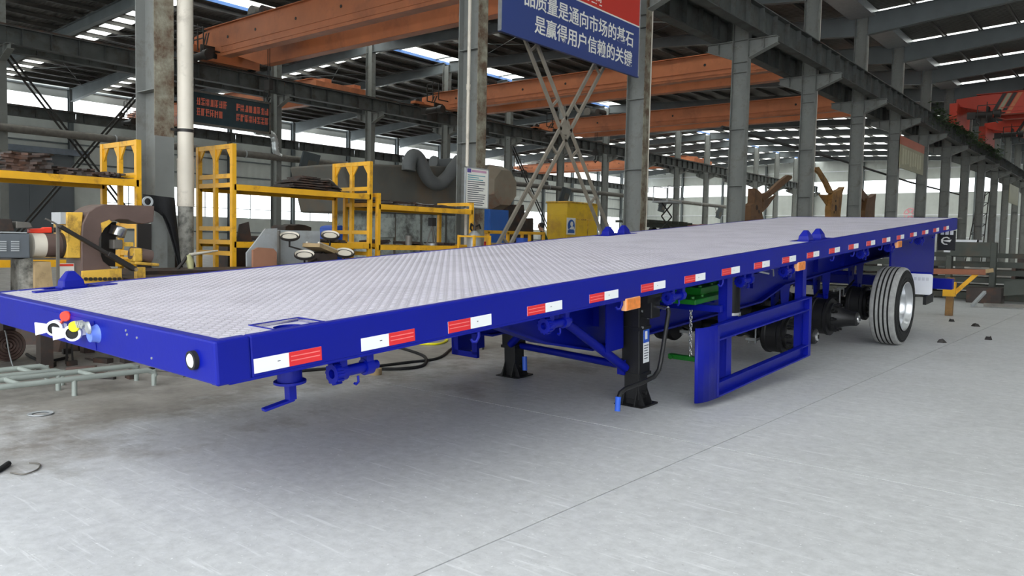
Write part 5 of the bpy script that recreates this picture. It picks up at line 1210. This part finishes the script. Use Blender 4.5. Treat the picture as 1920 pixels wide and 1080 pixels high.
# creeper on the runway beam near the red cranes
vn = MB(); rv = random.Random(9)
for _ in range(1500):
    t = rv.random(); y = 44+22*t; z = 8.0+rv.gauss(0,.22)+(.25 if rv.random() < .3 else 0); x = -8.98+rv.gauss(0,.14)
    if 49.8 < y < 54.6 or 59.3 < y < 64.1: z = min(z, 8.1)     # kept low where the crane wheels run
    a = rv.uniform(0,6.28); s_ = rv.uniform(.05,.13); d = Vector((math.cos(a),math.sin(a),rv.uniform(-.6,.6)))*s_; e = Vector((-math.sin(a),math.cos(a),rv.uniform(-.5,.5)))*s_*.5
    p = Vector((x,y,z)); vn.add([p-d,p-e,p+d,p+e],[(0,1,2,3)])
tag(vn.build('climbing_vine', 'vine'), 'straggly green creeper growing along the runway beam by the red cranes', 'plant', kind='stuff')

# ---- steel stock and stand behind the tail
ys_ = thing('tail_stand', 'rusty yellow steel trestle with a diagonal strut behind the trailer tail', 'stand', (-2.88,16.2,0))
MB().box(-.06,.06,-.06,.06,0,.70).build('post', mat('post_rust',(140,104,56),.6,0,.2,5,dirt=(84,58,38),damt=.4), ys_, .01)
MB().bar((-.3,0,.80),(.55,0,.82),.12,.10).build('top_beam', mat('beam_rust',(140,86,60),.6,0,.2,4), ys_, .01); MB().bar((.02,0,.36),(.42,0,.80),.07,.06,(0,1,0)).build('strut', 'safety_yellow', ys_)
MB().box(-.10,.10,-.12,.0,.36,.62).build('clamp_plate', 'safety_yellow', ys_); MB().bar((.36,0,.8),(.66,0,.86),.08,.07).build('beam_end', 'wood', ys_)
for i in range(15):
    ly, q = divmod(i, 3); z = .10+.19*ly; y = 22.1+.3*q+.05*(ly%2); l = 5.6-.25*ly
    tag(MB().box(-4.5-l/2,-4.5+l/2,y-.08,y+.08,z-.06,z+.07).build('stock_beam', 'stock_dark'), 'dark hollow steel beam in layer '+('one','two','three','four','five')[ly]+' of the stock pile behind the trailer tail', 'beam', 'steel beams stacked behind the tail')
    if q == 0 and ly:
        for x in (-6.2,-4.4,-2.6): tag(MB().box(x-.04,x+.04,22.0,22.8,z-.12,z-.06).build('stock_spacer', 'steel_dark'), 'thin dark spacer between layers of the steel stock pile', 'spacer', 'spacers in the stock pile')
for i in range(5): tag(MB().box(-7.2,-1.8,23.6+.16*i,23.72+.16*i,1.02,1.14).build('stock_tube', 'stock_dark'), 'long square tube lying on top of the steel stock pile', 'tube', 'square tubes on the stock pile')
for x in (-6.4,-2.6): tag(MB().box(x-.1,x+.1,23.4,24.6,0,1.02).build('stock_sleeper', 'steel_dark'), 'dark sleeper post under the square tubes of the stock pile', 'support', 'supports under the stock pile')
hb_ = thing('welded_stand', 'grey green welded box frame standing on the steel stock', 'frame', (-2.95,21.5,0))
MB().box(-.9,.0,-.1,.1,1.06,1.40).build('box_beam', 'stock_dark', hb_, .01); MB().box(-.06,.06,-.12,.12,.2,1.40).build('upright', 'stock_dark', hb_, .01); MB().box(-.98,-.86,-.12,.12,.2,1.06).build('upright', 'stock_dark', hb_, .01); MB().box(-1.0,2.2,-.15,.15,.05,.2).build('base_rail', 'stock_dark', hb_)
tag(MB().prism([(0,0),(1.9,.28),(1.9,.62),(.0,.32)],(-2.6,20.6,.2),(1,0,0),UZ,(0,.12,0)).build('girder_plate', 'stock_dark'), 'sloping dark girder plate lying beside the stock pile', 'plate')
tag(MB().box(-3.35,-2.65,20.7,21.2,0,.36).build('sleeper_block', 'steel_dark', None, .01), 'squat dark block under the sloping girder plate', 'block')
tag(MB().bar((-2.95,19.0,.0+.04),(-2.85,19.8,.30),.06,.06).build('prop_bar', 'plate_grey'), 'short pale bar propped against the steel stock', 'bar')
tag(MB().bar((-2.8,19.4,.05),(-.2,19.6,.09),.08,.07).build('floor_tube', 'steel_grey'), 'brownish tube lying on the floor in front of the steel stock', 'tube')
wb = thing('parts_bin', 'white bin on top of the steel stock', 'bin', (-4.0,23.9,1.14)); MB().box(-.4,.4,-.3,.3,0,.06).build('floor_plate', 'white_paint', wb)
for a in ((-.4,-.36,-.3,.3),(.36,.4,-.3,.3),(-.4,.4,-.3,-.26),(-.4,.4,.26,.3)): MB().box(*a,.06,.34).build('side', 'white_paint', wb)
for i, (x, y) in enumerate(((-3.0,13.6),(-2.6,14.9),(-2.15,14.3),(-2.1,11.4),(-1.7,12.3))):
    o = MB().add([(x+(.05-.02*(z > 0))*math.cos(q*1.256+i)*(1+.5*(q%2)), y+(.06-.03*(z > 0))*math.sin(q*1.256+i), z*(1+.4*(q%3))) for z in (.0,.03) for q in range(5)],[(4,3,2,1,0),(5,6,7,8,9)]+[(q,(q+1)%5,5+(q+1)%5,5+q) for q in range(5)]).build('debris', 'crane_dark'); tag(o, 'small dark lump of debris on the floor behind the wheel', 'debris', 'debris on the floor')

# ---- tube ladders, cables and bits on the floor left of the nose
def ladder(y0, y1, xa, xb_, z, lab, legs, rungs):
    t = thing('tube_frame', lab, 'frame')
    for x in (xa, xb_): MB().tube([(x,y0,z),(x,y1-.05,z),(x,y1,z-.02),(x,y1+.01,z-.05)],.021,10).build('long_tube', 'tube_pale', t)
    for y in rungs: MB().cyl((xa,y,z),(xb_,y,z),.019,n=10).build('rung', 'tube_pale', t)
    for (x, y) in legs: MB().cyl((x,y,0),(x,y,z),.019,n=10).build('leg', 'tube_pale', t)
    return t
ladder(.9, 2.99, -6.07, -6.36, .125, 'pale green tube ladder frame on low legs under the trailer nose', [(-6.07,2.40),(-6.36,2.40),(-6.07,2.99),(-6.36,2.99),(-6.07,1.3),(-6.36,1.3)], (1.5,2.05,2.55))
ladder(.9, 2.5, -6.55, -6.85, .12, 'second pale tube ladder frame lying behind the first', [(-6.55,2.5),(-6.85,2.5),(-6.55,1.2),(-6.85,1.2)], (1.6,2.3))
ch = MB(); 
for rr_ in (.03,.056,.082,.108,.134): ch.lathe([(rr_-.0125,0),(rr_,.02),(rr_+.0125,0),(rr_,-.02),(rr_-.0125,0)], (-8.08,2.63,.146), (1,0,.12), 28)
tag(ch.build('hose_coil', 'mach_brown'), 'brown coiled hose leaning at the left under the trailer nose', 'hose')
rc = random.Random(4)
def cable(lab, pts, r=.012, m='rubber', X=None):
    P = [Vector(p) for p in pts]; out = []
    for i in range(len(P)-1):
        p0 = P[max(0,i-1)]; p1 = P[i]; p2 = P[i+1]; p3 = P[min(len(P)-1,i+2)]
        for q in range(6): t = q/6; out.append(.5*((2*p1)+(p2-p0)*t+(2*p0-5*p1+4*p2-p3)*t*t+(3*p1-p0-3*p2+p3)*t**3))
    out.append(P[-1]); tag(MB().tube(out, r, 8).build('cable', m), lab, 'cable')
def fl(px_, py_, z=.012): d = _ray(px_, py_); t = (z-CAM_H)/d.z; return Vector((d.x*t, d.y*t, z))
cable('black cable looping across the floor from the trailer nose to the orange reel', [fl(560,696),fl(640,690),fl(700,692),fl(760,691),fl(795,684),fl(795,668),fl(760,655),fl(745,652)], .016)
cable('second black cable running to the orange reel', [fl(680,690),fl(760,680),fl(820,672),fl(845,655),fl(860,645)], .014)
cable('yellow hose on the floor by the orange reel', [fl(740,650),fl(780,645),fl(820,645),fl(838,638),fl(830,632)], .014, 'yellow_plastic')
cable('black cable curling over the tube ladder frames', [fl(50,664,.016),fl(62,671,.016),fl(85,679,.016),fl(110,674,.016),fl(126,670,.016)], .014)
cable('pale wire drooping at the left under the nose', [(-8.06,2.60,.285),(-7.97,2.58,.26),(-7.8,2.55,.10),(-7.62,2.52,.012),(-7.45,2.50,.008)], .006, 'plate_grey')
cable('thin bent wire lying on the open floor at the left', [fl(20,886,.006),fl(45,889,.006),fl(70,880,.006),fl(74,870,.006),fl(55,868,.006)], .004, 'steel_grey')
cable('short black cable end on the open floor at the left edge', [fl(-20,890),fl(0,880),fl(16,869)], .014)
rlr = thing('cable_reel', 'orange brown cable reel on the floor behind the trailer nose', 'reel', fl(879,655,0)); 
MB().lathe([(.04,-.09),(.14,-.09),(.14,-.075),(.05,-.07),(.05,.07),(.14,.075),(.14,.09),(.04,.09)],(0,0,.15),(.3,1,0),20).build('drum', 'crane_orange', rlr); MB().tube([(-.12,-.1,.0),(-.1,-.1,.2),(0,-.08,.32),(.1,.1,.2),(.12,.1,.0)],.012,8).build('handle', 'crane_dark', rlr)
tag(MB().cyl(fl(704,702,0),fl(704,702,0)+Vector((0,0,.055)),.055,n=18).build('wood_block', 'wood'), 'small round wooden block on the floor by the cable loop', 'block')
tag(MB().lathe([(.05,0),(.075,.004),(.075,.010),(.05,.006)], fl(76,777,0), UZ, 20).build('metal_ring', 'plate_grey'), 'flat pale ring lying on the floor near the left edge', 'ring')
PILES = ((-8.60,3.34,.33,.28,.16),(-9.40,3.27,.42,.34,.22),(-8.56,3.97,.16,.18,.42))
for i, (px_, py_, sx_, sy_, h_) in enumerate(PILES):
    c = Vector((px_, py_, 0)); mb = MB(); q5 = random.Random(i+40); nq = 8
    ring0 = [(c.x+sx_*math.cos(a)*q5.uniform(.7,1), c.y+sy_*math.sin(a)*q5.uniform(.7,1), 0) for a in [k*2*PI/nq for k in range(nq)]]
    ring1 = [((x-c.x)*.6+c.x, (y-c.y)*.6+c.y, h_*q5.uniform(.7,1)) for x, y, _ in ring0]
    mb.add(ring0+ring1, [tuple(range(nq))[::-1], tuple(range(nq,2*nq))]+[(k,(k+1)%nq,nq+(k+1)%nq,nq+k) for k in range(nq)])
    tag(mb.build('scrap_pile', ['steel_dark','steel_dark','hood_grey'][i]), ['dark scrap pile behind the ladder frames','dark scrap pile beside the coiled hose','grey stump standing under the trailer nose'][i], 'scrap')

# loose offcuts on the dirty floor under and behind the nose
ro = random.Random(21)
spots = [(p[0], p[1], max(p[2], p[3])) for p in PILES]+[(x_, y_, .08) for x_ in (XP-.68,XP+.18) for y_ in (1.4,2.66,3.36)]+[(XP-.5,3.56,.08),(XP+.15,3.56,.08),(-8.08,2.63,.2),(-6.07,2.4,.03),(-6.36,2.4,.03),(-6.07,2.99,.03),(-6.36,2.99,.03),(-6.55,2.5,.03),(-6.85,2.5,.03)]
cab_pts = [fl(50,664),fl(62,671),fl(85,679),fl(110,674),fl(126,670),Vector((-7.62,2.52,0)),Vector((-7.45,2.5,0))]; spots += [(p.x, p.y, .09) for p in cab_pts]
for i in range(26):
    a = ro.uniform(0,PI); ln = ro.uniform(.08,.34); wd = ro.uniform(.02,.09); hh = ro.uniform(.01,.05)
    for _t in range(400):
        c = fl(ro.uniform(10,330), ro.uniform(640,712), 0)
        if all(math.hypot(c.x-x_, c.y-y_) > r2_+ln*.52 for x_, y_, r2_ in spots): break
    spots.append((c.x, c.y, ln*.52))
    o = MB().prism([(-ln/2,-wd/2),(ln/2*ro.uniform(.7,1),-wd/2),(ln/2,wd/2),(-ln/2*ro.uniform(.6,1),wd/2*ro.uniform(.4,1))], (0,0,0), (math.cos(a),math.sin(a),0), (-math.sin(a),math.cos(a),0), (0,0,hh)).build('steel_offcut', ('steel_dark','crane_dark','steel_grey','mach_brown')[i%4])
    o.location = c; tag(o, ('rusty','black','grey','brown')[i%4]+' steel offcut lying on the dirty floor by the tube ladders', 'offcut', ('rusty','black','grey','brown')[i%4]+' offcuts by the tube ladders')
